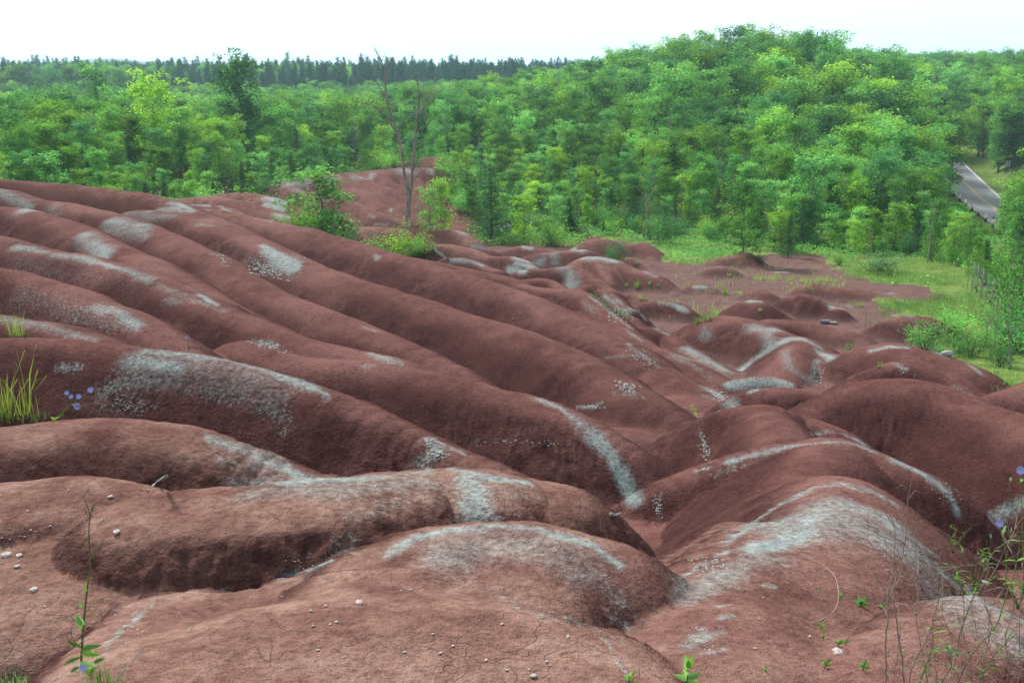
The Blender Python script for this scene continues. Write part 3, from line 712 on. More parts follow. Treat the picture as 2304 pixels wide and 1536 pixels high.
# wood floor and grass ground
grs = ramp(gn, gl, nm, [(0.3, (0.045, 0.075, 0.021)), (0.55, (0.093, 0.143, 0.036)), (0.75, (0.165, 0.188, 0.068))])
wood = ramp(gn, gl, nm, [(0.3, (0.022, 0.030, 0.012)), (0.6, (0.045, 0.052, 0.020)), (0.8, (0.085, 0.070, 0.035))])
cover = mixc(gn, gl, meadow, wood, grs)
col = mixc(gn, gl, mrange(gn, gl, mth(gn, gl, 'ADD', clay, mth(gn, gl, 'MULTIPLY', mth(gn, gl, 'ADD', nm, -0.5), 0.8)), 0.35, 0.65), cover, col)
gl.new(col, bs.inputs['Base Color'])
# relief
hgt = mth(gn, gl, 'MULTIPLY', mth(gn, gl, 'ADD', mth(gn, gl, 'MULTIPLY', nf, 0.028), mth(gn, gl, 'MULTIPLY', ng, 0.0065)), mth(gn, gl, 'ADD', 0.9, mth(gn, gl, 'MULTIPLY', rough, 1.3)))
vor2 = gn.new('ShaderNodeTexVoronoi')
vor2.feature = 'F1'
vor2.inputs['Scale'].default_value = 38
gl.new(pos, vor2.inputs['Vector'])
hgt = mth(gn, gl, 'ADD', hgt, mth(gn, gl, 'MULTIPLY', mth(gn, gl, 'MULTIPLY', vor2.outputs['Distance'], -0.014), rough))
# hairline shrinkage cracks on the dry tops
vc = gn.new('ShaderNodeTexVoronoi')
vc.feature = 'DISTANCE_TO_EDGE'
vc.inputs['Scale'].default_value = 5.5
wv = gn.new('ShaderNodeVectorMath')
wv.operation = 'ADD'
nvec = gn.new('ShaderNodeTexNoise')
nvec.inputs['Scale'].default_value = 6
nvec.inputs['Detail'].default_value = 1
gl.new(pos, nvec.inputs['Vector'])
sc_ = gn.new('ShaderNodeVectorMath')
sc_.operation = 'SCALE'
sc_.inputs['Scale'].default_value = 0.28
gl.new(nvec.outputs['Color'], sc_.inputs[0])
gl.new(pos, wv.inputs[0])
gl.new(sc_.outputs[0], wv.inputs[1])
gl.new(wv.outputs[0], vc.inputs['Vector'])
crk = mth(gn, gl, 'MULTIPLY', mrange(gn, gl, vc.outputs['Distance'], 0.0, 0.022, 1, 0), mth(gn, gl, 'MULTIPLY', dry, mrange(gn, gl, noise_node(gn, gl, pos, 1.3, 2), 0.50, 0.62)))
hgt = mth(gn, gl, 'ADD', hgt, mth(gn, gl, 'MULTIPLY', crk, -0.006))
bmp = gn.new('ShaderNodeBump')
bmp.inputs['Strength'].default_value = 0.9
bmp.inputs['Distance'].default_value = 1.0
gl.new(hgt, bmp.inputs['Height'])
gl.new(bmp.outputs[0], bs.inputs['Normal'])

V = np.stack([GX, GY, GZ + EYE], 1).astype(np.float32)
idx = np.arange(NA * NR).reshape(NA, NR)
q = np.stack([idx[:-1, :-1], idx[1:, :-1], idx[1:, 1:], idx[:-1, 1:]], -1).reshape(-1, 4)
q2 = np.stack([idx[-1, :-1], idx[0, :-1], idx[0, 1:], idx[-1, 1:]], -1).reshape(-1, 4)
q = np.vstack([q, q2[:0]])[:, ::-1]
gme = bpy.data.meshes.new('ground')
gme.vertices.add(len(V))
gme.vertices.foreach_set('co', V.ravel())
gme.loops.add(q.size)
gme.loops.foreach_set('vertex_index', q.ravel().astype(np.int32))
gme.polygons.add(len(q))
gme.polygons.foreach_set('loop_start', np.arange(0, q.size, 4, dtype=np.int32))
gme.polygons.foreach_set('loop_total', np.full(len(q), 4, np.int32))
gme.polygons.foreach_set('use_smooth', np.ones(len(q), bool))
gme.update()


def set_col(me, name, r, g, b, al=None):
    a = me.color_attributes.new(name, 'FLOAT_COLOR', 'POINT')
    c = np.stack([r, g, b, np.ones_like(r) if al is None else al], 1).astype(np.float32)
    a.data.foreach_set('color', c.ravel())


set_col(gme, 'ground_mix', PAL, SPK, np.clip(DRY, 0, 1))
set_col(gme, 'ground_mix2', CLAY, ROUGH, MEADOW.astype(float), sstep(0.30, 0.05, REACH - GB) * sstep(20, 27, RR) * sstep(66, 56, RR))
gme.materials.append(gm)
gob = bpy.data.objects.new('ground', gme)
COL.objects.link(gob)
gob['kind'] = 'structure'
gob['label'] = 'rounded red clay badlands with pale green bands, running out into woodland'
# ------------------------------------------------------------------ plant building blocks
rs = np.random.RandomState(7)


def leaf_mat(name, lo, mid, hi, trans=0.42, vary=0.028, rough=0.6):
    m, t, n, l = new_mat(name)
    n.remove(n['Principled BSDF'])
    o = n['Material Output']
    a = attr(n, 'tint')
    oi = n.new('ShaderNodeObjectInfo')
    v = mth(n, l, 'ADD', a.outputs['Fac'], mth(n, l, 'MULTIPLY', mth(n, l, 'ADD', oi.outputs['Random'], -0.5), 0.55), True)
    c = ramp(n, l, v, [(0.12, lo), (0.5, mid), (0.9, hi)])
    h = n.new('ShaderNodeHueSaturation')
    l.new(c, h.inputs['Color'])
    r2 = mth(n, l, 'FRACT', mth(n, l, 'MULTIPLY', oi.outputs['Random'], 7.31))
    l.new(mrange(n, l, r2, 0, 1, 0.5 - vary, 0.5 + vary, False), h.inputs['Hue'])
    r3 = mth(n, l, 'FRACT', mth(n, l, 'MULTIPLY', oi.outputs['Random'], 23.7))
    l.new(mrange(n, l, r3, 0, 1, 0.70, 1.32, False), h.inputs['Value'])
    l.new(mrange(n, l, r2, 0, 1, 1.08, 0.88, False), h.inputs['Saturation'])
    d = n.new('ShaderNodeBsdfDiffuse')
    tr = n.new('ShaderNodeBsdfTranslucent')
    l.new(h.outputs[0], d.inputs['Color'])
    hv = n.new('ShaderNodeHueSaturation')
    hv.inputs['Value'].default_value = 1.25
    hv.inputs['Hue'].default_value = 0.485
    l.new(h.outputs[0], hv.inputs['Color'])
    l.new(hv.outputs[0], tr.inputs['Color'])
    mxs = n.new('ShaderNodeMixShader')
    mxs.inputs[0].default_value = trans
    l.new(d.outputs[0], mxs.inputs[1])
    l.new(tr.outputs[0], mxs.inputs[2])
    l.new(mxs.outputs[0], o.inputs['Surface'])
    return m


def bark_mat(name, lo, hi, scale=14):
    m, t, n, l = new_mat(name)
    b = n['Principled BSDF']
    b.inputs['Roughness'].default_value = 0.9
    b.inputs['Specular IOR Level'].default_value = 0.15
    tcn = n.new('ShaderNodeTexCoord')
    mpn = n.new('ShaderNodeMapping')
    mpn.inputs['Scale'].default_value = (1, 1, 0.22)
    l.new(tcn.outputs['Object'], mpn.inputs['Vector'])
    f = noise_node(n, l, mpn.outputs[0], scale, 4, 0.65)
    l.new(ramp(n, l, f, [(0.3, lo), (0.7, hi)]), b.inputs['Base Color'])
    bp = n.new('ShaderNodeBump')
    bp.inputs['Strength'].default_value = 0.6
    bp.inputs['Distance'].default_value = 0.03
    l.new(f, bp.inputs['Height'])
    l.new(bp.outputs[0], b.inputs['Normal'])
    return m


M_MAPLE = leaf_mat('maple_leaf', (0.042, 0.145, 0.030), (0.105, 0.300, 0.050), (0.205, 0.460, 0.072), 0.34)
M_ASH = leaf_mat('ash_leaf', (0.026, 0.104, 0.034), (0.062, 0.210, 0.052), (0.130, 0.345, 0.068), 0.32)
M_CEDAR = leaf_mat('cedar_needle', (0.014, 0.051, 0.026), (0.030, 0.092, 0.040), (0.066, 0.154, 0.053), 0.2, 0.03)
M_SPRUCE = leaf_mat('spruce_needle', (0.011, 0.040, 0.032), (0.019, 0.066, 0.048), (0.040, 0.106, 0.063), 0.2, 0.02)
M_SHRUB = leaf_mat('shrub_leaf', (0.048, 0.160, 0.040), (0.110, 0.305, 0.056), (0.215, 0.460, 0.078), 0.36)
M_DULL = leaf_mat('grey_green_leaf', (0.033, 0.106, 0.055), (0.066, 0.172, 0.079), (0.123, 0.255, 0.106), 0.3)
M_WEED = leaf_mat('weed_leaf', (0.053, 0.150, 0.035), (0.101, 0.255, 0.048), (0.176, 0.352, 0.075), 0.4, 0.02)
M_GRASS = leaf_mat('grass_blade', (0.080, 0.190, 0.036), (0.150, 0.290, 0.050), (0.270, 0.370, 0.090), 0.42, 0.02)
M_BARK = bark_mat('grey_brown_bark', (0.060, 0.050, 0.042), (0.17, 0.145, 0.12))
M_PALE = bark_mat('pale_bark', (0.10, 0.095, 0.09), (0.24, 0.225, 0.21))
M_DEAD = bark_mat('dead_grey_bark', (0.075, 0.068, 0.060), (0.26, 0.235, 0.20), 9)
M_TWIG = bark_mat('dry_twig', (0.10, 0.070, 0.055), (0.30, 0.235, 0.19), 60)
M_STEM = bark_mat('green_stem', (0.055, 0.085, 0.030), (0.13, 0.15, 0.055), 60)


def tubes(paths, sides=6):
    """paths: list of (points Nx3, radii N) -> verts, quads"""
    VV, QQ = [], []
    o = 0
    for P, rad_ in paths:
        P = np.asarray(P, float)
        n = len(P)
        T = np.gradient(P, axis=0)
        T /= np.linalg.norm(T, axis=1)[:, None] + 1e-9
        up = np.array([0, 0, 1.0]) if abs(T[:, 2].mean()) < 0.8 else np.array([1.0, 0, 0])
        A = np.cross(T, up)
        A /= np.linalg.norm(A, axis=1)[:, None] + 1e-9
        B = np.cross(T, A)
        an = np.arange(sides) * 2 * math.pi / sides
        ring = P[:, None, :] + (A[:, None, :] * np.cos(an)[None, :, None] + B[:, None, :] * np.sin(an)[None, :, None]) * np.asarray(rad_)[:, None, None]
        VV.append(ring.reshape(-1, 3))
        i = np.arange(n - 1)[:, None] * sides
        j = np.arange(sides)[None, :]
        k = (j + 1) % sides
        QQ.append(np.stack([o + i + j, o + i + k, o + i + sides + k, o + i + sides + j], -1).reshape(-1, 4))
        VV.append(P[[0, -1]])                        # closed ends
        j1 = np.arange(sides)
        k1 = (j1 + 1) % sides
        c0, c1 = o + n * sides, o + n * sides + 1
        QQ.append(np.stack([np.full(sides, c0), k1 + o, j1 + o, np.full(sides, c0)], -1)[::1][:0])
        for a_ in range(0, sides - 1, 2):
            QQ.append(np.array([[c0, o + (a_ + 2) % sides, o + a_ + 1, o + a_], [c1, o + (n - 1) * sides + a_, o + (n - 1) * sides + a_ + 1, o + (n - 1) * sides + (a_ + 2) % sides]]))
        o += n * sides + 2
    return np.vstack(VV), np.vstack(QQ)


def mesh_np(name, VV, QQ, mat, tint=None, smooth=True):
    me = bpy.data.meshes.new(name)
    VV = np.asarray(VV, np.float32)
    QQ = np.asarray(QQ, np.int32)
    me.vertices.add(len(VV))
    me.vertices.foreach_set('co', VV.ravel())
    me.loops.add(QQ.size)
    me.loops.foreach_set('vertex_index', QQ.ravel())
    me.polygons.add(len(QQ))
    w = QQ.shape[1]
    me.polygons.foreach_set('loop_start', np.arange(0, QQ.size, w, dtype=np.int32))
    me.polygons.foreach_set('loop_total', np.full(len(QQ), w, np.int32))
    me.polygons.foreach_set('use_smooth', np.full(len(QQ), smooth))
    me.update()
    if tint is not None:
        a = me.attributes.new('tint', 'FLOAT', 'POINT')
        a.data.foreach_set('value', np.asarray(tint, np.float32))
    me.materials.append(mat)
    return me


def leaves(C, size, up=0.6, aspect=0.55, rng=rs, tint=None, axis=None):
    """one bent four-cornered leaf at each centre C; up: how far the blades lie flat"""
    n = len(C)
    nr = rng.normal(size=(n, 3))
    nr[:, 2] = np.abs(nr[:, 2]) + up * 2.2
    nr /= np.linalg.norm(nr, axis=1)[:, None]
    d = rng.normal(size=(n, 3)) if axis is None else axis + 0.35 * rng.normal(size=(n, 3))
    d -= nr * (d * nr).sum(1)[:, None]
    d /= np.linalg.norm(d, axis=1)[:, None] + 1e-9
    s = np.cross(nr, d)
    L = (np.asarray(size) * rng.uniform(0.65, 1.35, n))[:, None]
    a = C - d * L * 0.5
    b = C + d * L * 0.5 - nr * L * 0.12
    p = C + s * L * aspect * 0.5 + nr * L * 0.08
    q_ = C - s * L * aspect * 0.5 + nr * L * 0.08
    VV = np.stack([a, p, b, q_], 1).reshape(-1, 3)
    QQ = np.arange(4 * n).reshape(n, 4)
    tt = np.repeat(np.clip(tint if tint is not None else rng.uniform(0.2, 0.8, n), 0, 1), 4)
    return VV, QQ, tt


def curve_pts(a, b, n, sag, rng, wob=0.04):
    t = np.linspace(0, 1, n)[:, None]
    P = a * (1 - t) + b * t
    L = np.linalg.norm(b - a)
    P[:, 2] += sag * L * np.sin(t[:, 0] * math.pi)
    P[1:-1] += rng.normal(size=(n - 2, 3)) * wob * L
    return P


def broadleaf(seed, H=8.0, width=0.36, base=0.18, limbs=26, n_leaf=4200, leaf=0.17, shape='round', mat=None, bark=None, clump=0.42, trunks=1, lean=0.04):
    """a tree as (trunk mesh, crown mesh): limbs carry sprays of separate leaves"""
    g = np.random.RandomState(seed)
    paths, cl, cr_, ct = [], [], [], []
    for tk in range(trunks):
        foot = np.array([g.normal() * 0.12, g.normal() * 0.12, -0.25]) * (1 if trunks > 1 else 0.01) + np.array([0, 0, -0.25])
        top = np.array([g.normal() * lean * H + (g.normal() * 0.12 * H if trunks > 1 else 0), g.normal() * lean * H + (g.normal() * 0.12 * H if trunks > 1 else 0), H * g.uniform(0.9, 0.97)])
        TP = curve_pts(foot, top, 9, 0, g, 0.012)
        r0 = H * 0.0135
        paths.append((TP, np.linspace(r0 * 1.25, r0 * 0.18, 9) * np.array([1.35] + [1] * 8)))
        nl = limbs // trunks
        for i in range(nl):
            f = base + (0.97 - base) * ((i + g.uniform(0, 1)) / nl) ** 0.85
            k = f * 8
            p0 = TP[int(k)] * (1 - k % 1) + TP[min(int(k) + 1, 8)] * (k % 1)
            q = (f - base) / (1 - base)
            if shape == 'round':
                reach = width * H * (0.45 + 1.0 * math.sin(math.pi * min(1, q * 0.85 + 0.12)) * 0.62)
                rise = 0.35 + 0.6 * q
            elif shape == 'vase':
                reach = width * H * (0.35 + 0.75 * q) * (1.0 if q < 0.85 else 0.7)
                rise = 0.9
            elif shape == 'cone':
                reach = width * H * (1.02 - q) + 0.02 * H
                rise = 0.12 + 0.2 * q
            else:                                             # column
                reach = width * H * (0.75 + 0.35 * math.sin(math.pi * q))
                rise = 0.55
            reach *= g.uniform(0.65, 1.2)
            th = i * 2.39996 + g.uniform(-0.5, 0.5)
            p1 = p0 + np.array([math.cos(th) * reach, math.sin(th) * reach, rise * reach * g.uniform(0.6, 1.2)])
            p1[2] = min(p1[2], H * 1.03)
            LP = curve_pts(p0, p1, 5, 0.06, g, 0.03)
            rr0 = r0 * (0.42 - 0.26 * q)
            paths.append((LP, np.linspace(rr0, rr0 * 0.2, 5)))
            for u in (0.45, 0.72, 0.98):
                if g.uniform() < 0.12:
                    continue
                c = LP[0] * (1 - u) + LP[-1] * u + np.array([0, 0, 0.05 * reach]) + g.normal(size=3) * 0.12 * reach
                cl.append(c)
                cr_.append(H * 0.075 * g.uniform(0.6, 1.35) * (clump / 0.42))
                ct.append(g.uniform(0.25, 0.75))
        cl.append(top)
        cr_.append(H * 0.06)
        ct.append(0.7)
    TV, TQ = tubes(paths, 5)
    tm = mesh_np('trunk', TV, TQ, bark or M_BARK)
    cl, cr_, ct = np.array(cl), np.array(cr_), np.array(ct)
    n_leaf = int(n_leaf * 0.85)
    w = cr_ ** 2
    pick = g.choice(len(cl), n_leaf, p=w / w.sum())
    off = g.normal(size=(n_leaf, 3))
    off /= np.linalg.norm(off, axis=1)[:, None]
    off *= (g.uniform(0, 1, n_leaf) ** 0.45)[:, None]
    off *= np.array([1.1, 1.1, 0.62])
    C = cl[pick] + off * cr_[pick][:, None] * 1.12
    tint = ct[pick] + g.normal(size=n_leaf) * 0.15
    LV, LQ, LT = leaves(C, leaf * 1.4, 0.45, 0.62, g, tint)
    cm = mesh_np('crown', LV, LQ, mat or M_MAPLE, LT, False)
    return tm, cm


def conifer(seed, H=8.0, width=0.2, n_leaf=3600, leaf=0.17, base=0.04, mat=None):
    g = np.random.RandomState(seed)
    paths = [(np.array([[0, 0, -0.25], [0.02 * H * g.normal(), 0, H * 0.5], [0, 0, H]]), [H * 0.014, H * 0.009, H * 0.001])]
    C, tt = [], []
    nl = 70
    for i in range(nl):
        q = (i + g.uniform(0, 1)) / nl
        z = H * (base + (0.98 - base) * q)
        reach = width * H * (1 - q) ** 0.8 * g.uniform(0.7, 1.2) + 0.012 * H
        th = i * 2.39996 + g.uniform(-0.4, 0.4)
        d = np.array([math.cos(th), math.sin(th), g.uniform(-0.05, 0.35)])
        if i % 2 == 0:
            paths.append((np.array([[0, 0, z], d * reach * 0.9 + [0, 0, z]]), [H * 0.003, H * 0.001]))
        m = int(n_leaf / nl * (0.35 + 1.3 * (1 - q)))
        u = g.uniform(0.15, 1.05, m)[:, None]
        C.append(np.array([0, 0, z]) + d * reach * u + g.normal(size=(m, 3)) * H * np.array([0.022, 0.022, 0.018]))
        tt.append(np.full(m, g.uniform(0.2, 0.75)) + g.normal(size=m) * 0.12)
    TV, TQ = tubes(paths, 4)
    C, tt = np.vstack(C), np.concatenate(tt)
    LV, LQ, LT = leaves(C, leaf, 0.25, 0.5, g, tt)
    return mesh_np('trunk', TV, TQ, M_BARK), mesh_np('crown', LV, LQ, mat or M_CEDAR, LT, False)


def bush(seed, H=2.0, width=0.6, n_leaf=1500, leaf=0.11, mat=None, stems=9):
    g = np.random.RandomState(seed)
    paths, C, tt = [], [], []
    for i in range(stems):
        th = i * 2.39996 + g.uniform(-0.4, 0.4)
        reach = width * H * math.sqrt((i + 0.5) / stems) * g.uniform(0.7, 1.15)
        top = np.array([math.cos(th) * reach, math.sin(th) * reach, H * g.uniform(0.55, 1.0) * (1.05 - 0.45 * (reach / (width * H)) ** 2)])
        P = curve_pts(np.array([g.normal() * 0.04 * H, g.normal() * 0.04 * H, -0.12]), top, 5, 0.05, g, 0.03)
        paths.append((P, np.linspace(0.011 * H, 0.003 * H, 5)))
        m = n_leaf // stems
        k = g.randint(2, 5, m)
        u = g.uniform(0, 1, m)[:, None]
        base_p = P[k - 1] * (1 - u) + P[k] * u
        C.append(base_p + g.normal(size=(m, 3)) * H * np.array([0.10, 0.10, 0.085]))
        tt.append(np.full(m, g.uniform(0.25, 0.8)) + g.normal(size=m) * 0.13)
    TV, TQ = tubes(paths, 4)
    C, tt = np.vstack(C), np.concatenate(tt)
    C[:, 2] = np.maximum(C[:, 2], 0.02)
    LV, LQ, LT = leaves(C, leaf, 0.5, 0.6, g, tt)
    return mesh_np('stems', TV, TQ, M_BARK), mesh_np('foliage', LV, LQ, mat or M_SHRUB, LT, False)


def snag(seed, H=8.0, arms=7, mat=None):
    """a thin leafless tree"""
    g = np.random.RandomState(seed)
    top = np.array([g.normal() * 0.05 * H, g.normal() * 0.05 * H, H])
    TP = curve_pts(np.array([0, 0, -0.2]), top, 8, 0, g, 0.012)
    paths = [(TP, np.linspace(0.011 * H, 0.0018 * H, 8))]
    tw = []
    for i in range(arms):
        f = g.uniform(0.35, 0.93)
        k = f * 7
        p0 = TP[int(k)] * (1 - k % 1) + TP[min(int(k) + 1, 7)] * (k % 1)
        th = g.uniform(0, 6.28)
        Lb = H * g.uniform(0.08, 0.24) * (1.2 - f)
        p1 = p0 + np.array([math.cos(th) * Lb, math.sin(th) * Lb, Lb * g.uniform(0.7, 1.8)])
        tw.append((curve_pts(p0, p1, 4, 0.0, g, 0.05), np.linspace(0.0042 * H, 0.001 * H, 4)))
    a, b = tubes(paths, 6), tubes(tw, 4)
    return mesh_np('trunk', *a, mat or M_PALE), mesh_np('branches', *b, mat or M_PALE)


def put(name, label, cat, loc, meshes, scale=1.0, rot=0.0, group=None, sz=1.0):
    e = bpy.data.objects.new(name, None)
    e.empty_display_size = 0.2
    COL.objects.link(e)
    e.location = loc
    e.rotation_euler = (0, 0, rot)
    e.scale = (scale, scale, scale * sz)
    e['label'] = label
    e['category'] = cat
    if group:
        e['group'] = group
    for pn, me in meshes:
        o = bpy.data.objects.new(pn, me)
        COL.objects.link(o)
        o.parent = e
    return e


def single(name, label, cat, me, loc=(0, 0, 0), group=None):
    o = bpy.data.objects.new(name, me)
    COL.objects.link(o)
    o.location = loc
    o['label'] = label
    o['category'] = cat
    if group:
        o['group'] = group
    return o


# kinds (unit: metres at scale 1)
K = {}
K['maple'] = [broadleaf(11, 8, 0.25, 0.14, 30, 4600, 0.17, 'round', M_MAPLE),
              broadleaf(12, 8, 0.21, 0.10, 28, 4200, 0.17, 'round', M_MAPLE),
              broadleaf(13, 8, 0.22, 0.16, 26, 3800, 0.16, 'vase', M_MAPLE)]
K['ash'] = [broadleaf(21, 8, 0.22, 0.14, 30, 4600, 0.15, 'round', M_ASH),
            broadleaf(22, 8, 0.17, 0.12, 26, 3800, 0.15, 'column', M_ASH),
            broadleaf(23, 8, 0.25, 0.2, 30, 4600, 0.16, 'vase', M_ASH)]
K['young'] = [broadleaf(31, 4, 0.24, 0.06, 22, 2400, 0.11, 'column', M_SHRUB, clump=0.5),
              broadleaf(32, 4, 0.28, 0.05, 22, 2600, 0.12, 'round', M_SHRUB, clump=0.5),
              broadleaf(33, 4, 0.22, 0.05, 20, 2200, 0.11, 'cone', M_MAPLE, clump=0.5)]
K['cedar'] = [conifer(41, 5, 0.22, 3400, 0.12), conifer(42, 5, 0.17, 3000, 0.12), conifer(43, 5, 0.28, 3600, 0.13)]
K['bush'] = [bush(51, 2, 0.6, 1500, 0.11), bush(52, 2, 0.75, 1500, 0.11, M_MAPLE), bush(53, 2, 0.55, 1400, 0.10, M_ASH), bush(54, 2, 0.7, 1500, 0.10, M_DULL)]
K['snag'] = [snag(61), snag(62), snag(63, 8, 11), snag(64, 8, 4)]
K['spruce'] = [conifer(71, 12, 0.17, 2200, 0.34, 0.1, M_SPRUCE), conifer(72, 12, 0.13, 2000, 0.34, 0.15, M_SPRUCE)]
PART = {'maple': ('trunk', 'crown'), 'ash': ('trunk', 'crown'), 'young': ('trunk', 'crown'), 'cedar': ('trunk', 'crown'), 'bush': ('stems', 'foliage'), 'snag': ('trunk', 'branches'), 'spruce': ('trunk', 'crown')}
UNIT = {'maple': 8, 'ash': 8, 'young': 4, 'cedar': 5, 'bush': 2, 'snag': 8, 'spruce': 12}


def grow(kind, var, x, y, height, name, label, cat, group=None, sink=0.05, wide=1.0, rot=None):
    me = K[kind][var % len(K[kind])]
    s = height / UNIT[kind]
    z = ground(x, y) + EYE - sink
    return put(name, label, cat, (x, y, z), list(zip(PART[kind], me)), s * wide, rs.uniform(0, 6.28) if rot is None else rot, group, 1.0 / wide)
# ------------------------------------------------------------------ woodland
CO = np.array(CLAY_OUT)


def edge_dist(x, y):
    best = np.full(len(x), 1e9)
    for a, b in zip(CO, np.roll(CO, -1, 0)):
        d = b - a
        t = np.clip(((x - a[0]) * d[0] + (y - a[1]) * d[1]) / (d @ d + 1e-9), 0, 1)
        best = np.minimum(best, np.hypot(x - a[0] - t * d[0], y - a[1] - t * d[1]))
    return best


def px_of(x, y, z):
    """place in the photograph of a point (z relative to the eye) - only used to word labels and to rank by size"""
    d = y * cP - z * sP
    return 1152 + 2261 * x / d, 768 - 2261 * (y * sP + z * cP) / d


GRASS_OUT = [floor_hit(*p) for p in [(1890, 600), (1925, 578), (2050, 578), (2130, 592), (2190, 622), (2235, 690), (2280, 800), (2330, 1000), (2230, 880), (2150, 830), (2110, 780), (2080, 720), (1970, 695), (2110, 672), (2110, 650), (1990, 640), (1900, 628)]]
STRIP_OUT = [floor_hit(*p) for p in [(1055, 545), (1070, 520), (1200, 532), (1320, 530), (1290, 556), (1240, 552), (1150, 556)]]
STRIP2_OUT = [floor_hit(*p) for p in [(1470, 575), (1500, 545), (1600, 540), (1680, 548), (1670, 572), (1600, 590), (1530, 602)]]

g = np.random.RandomState(99)
cand = []
y_ = 41.0
while y_ < 330:
    step = 1.7 if y_ < 75 else (2.4 if y_ < 110 else (3.0 if y_ < 180 else 3.8))
    half = 0.60 * y_ + 4
    xs = np.arange(-half, half, step)
    cand.append(np.stack([xs + g.uniform(-0.6, 0.6, len(xs)) * step, y_ + g.uniform(-0.6, 0.6, len(xs)) * step], 1))
    y_ += step * 0.95
cand = np.vstack(cand)
X, Yc = cand[:, 0], cand[:, 1]
ok = ~inside(CLAY_OUT, X, Yc) & ~inside(GRASS_OUT, X, Yc) & ~inside(STRIP_OUT, X, Yc) & ~inside(STRIP2_OUT, X, Yc)
dr = X - np.interp(Yc, ROAD_Y, ROAD_X)
ok &= ~((np.abs(dr) < 5.2) & (Yc < 175))
ok &= ~((dr > 3) & (dr < 9) & (Yc > 105) & (Yc < 140))
ok &= ~((Yc < 60) & (X > 30))
ED = edge_dist(X, Yc)
ok &= ED > 0.6
X, Yc, ED, dr = X[ok], Yc[ok], ED[ok], dr[ok]
Zc = ground_np(X, Yc)
pu, pv = px_of(X, Yc, Zc)
hill = np.exp(-((X - 41) / 40) ** 2 - ((Yc - 205) / 100) ** 2)
Hc = 1.6 + np.minimum(ED, 45) * 0.105 + 1.6 * hill * sstep(0, 25, X) + 2.0 * sstep(10, 40, X) * sstep(90, 160, Yc)
Hc *= np.clip(np.exp(g.normal(size=len(X)) * 0.25), 0.6, 1.45) * np.where(Yc > 130, 0.82, 0.95)
# nothing tall may stand between the view and the road
low = (pu > 2085) & (pu < 2275) & (Yc < 138)
zmax = -(0.108 + np.maximum(pu - 2150, 0) * 0.00037) * Yc
Hc = np.where(low, np.clip(np.minimum(Hc, zmax - Zc - 1.0), 0.5, 9), Hc)
open_bank = (dr < -4) & (dr > -9) & (Yc > 105) & (Yc < 150)
kind = []
for i in range(len(X)):
    r = g.uniform()
    if open_bank[i] and r < 0.8:
        kind.append(None)
    elif Hc[i] < 1.9:
        kind.append('bush' if r < 0.8 else 'cedar')
    elif ED[i] < 9 or Hc[i] < 3.2:
        kind.append('young' if r < 0.50 else 'bush' if r < 0.64 else 'cedar' if r < 0.86 else 'ash' if r < 0.93 else 'snag')
    else:
        left = X[i] < -2
        kind.append('maple' if r < (0.40 if left else 0.52) else 'ash' if r < 0.80 else 'cedar' if r < 0.84 else 'young' if r < 0.87 else 'snag')
    if kind[-1] == 'bush':
        Hc[i] = min(Hc[i], 2.6) * 0.85
    if kind[-1] == 'cedar':
        Hc[i] = min(Hc[i], 5.0)
keep = np.array([k is not None for k in kind])
NAME = {'maple': 'broadleaf_tree', 'ash': 'broadleaf_tree', 'young': 'young_tree', 'cedar': 'cedar_tree', 'bush': 'bush', 'snag': 'bare_tree'}
LIMIT = {'broadleaf_tree': 270, 'young_tree': 160, 'cedar_tree': 110, 'bush': 150, 'bare_tree': 110}
dist = np.hypot(X, Yc)
seen = (pu > -60) & (pu < 2364) & keep
rank = np.argsort(-(Hc / dist) * seen)
used = {k: 0 for k in LIMIT}
single_i, mass_i = [], []
for i in rank:
    if not keep[i]:
        continue
    n_ = NAME[kind[i]]
    if seen[i] and used[n_] < LIMIT[n_]:
        used[n_] += 1
        single_i.append(i)
    else:
        mass_i.append(i)

ORD = ['first', 'second', 'third', 'fourth', 'fifth', 'sixth', 'seventh', 'eighth', 'ninth', 'tenth', 'eleventh', 'twelfth', 'thirteenth', 'fourteenth', 'fifteenth', 'sixteenth', 'seventeenth', 'eighteenth', 'nineteenth', 'twentieth']
MARKS = [(300, 'the long red skyline'), (720, 'the far clay bank'), (920, 'the forked dead tree'), (1135, 'the grey boulder'), (1385, 'the bushy orange mound'), (1680, 'the peaked orange mound'), (2050, 'the grass meadow'), (2210, 'the sloping road')]
LOOK = {'maple': 'bright leafy tree', 'ash': 'mid-green leafy tree', 'young': 'slender light-green sapling', 'cedar': 'dark pointed cedar', 'bush': 'low green bush', 'snag': 'bare grey tree'}
CATS = {'maple': 'tree', 'ash': 'tree', 'young': 'young tree', 'cedar': 'cedar', 'bush': 'bush', 'snag': 'dead tree'}


def where(i):
    mk = min(MARKS, key=lambda m: abs(m[0] - pu[i]))[1]
    if ED[i] < 7 and Yc[i] < 85:
        return ('at the wood edge by ' if Yc[i] < 62 else 'just inside the wood edge by ') + mk
    if Yc[i] < 90:
        return 'in the near thicket by ' + mk
    if Yc[i] < 115:
        return 'in the deep thicket behind ' + mk
    if Yc[i] < 140:
        return 'low on the wooded slope behind ' + mk
    if Yc[i] < 165:
        return 'halfway up the slope behind ' + mk
    if Yc[i] < 195:
        return 'high on the slope behind ' + mk
    return 'on the crest behind ' + mk


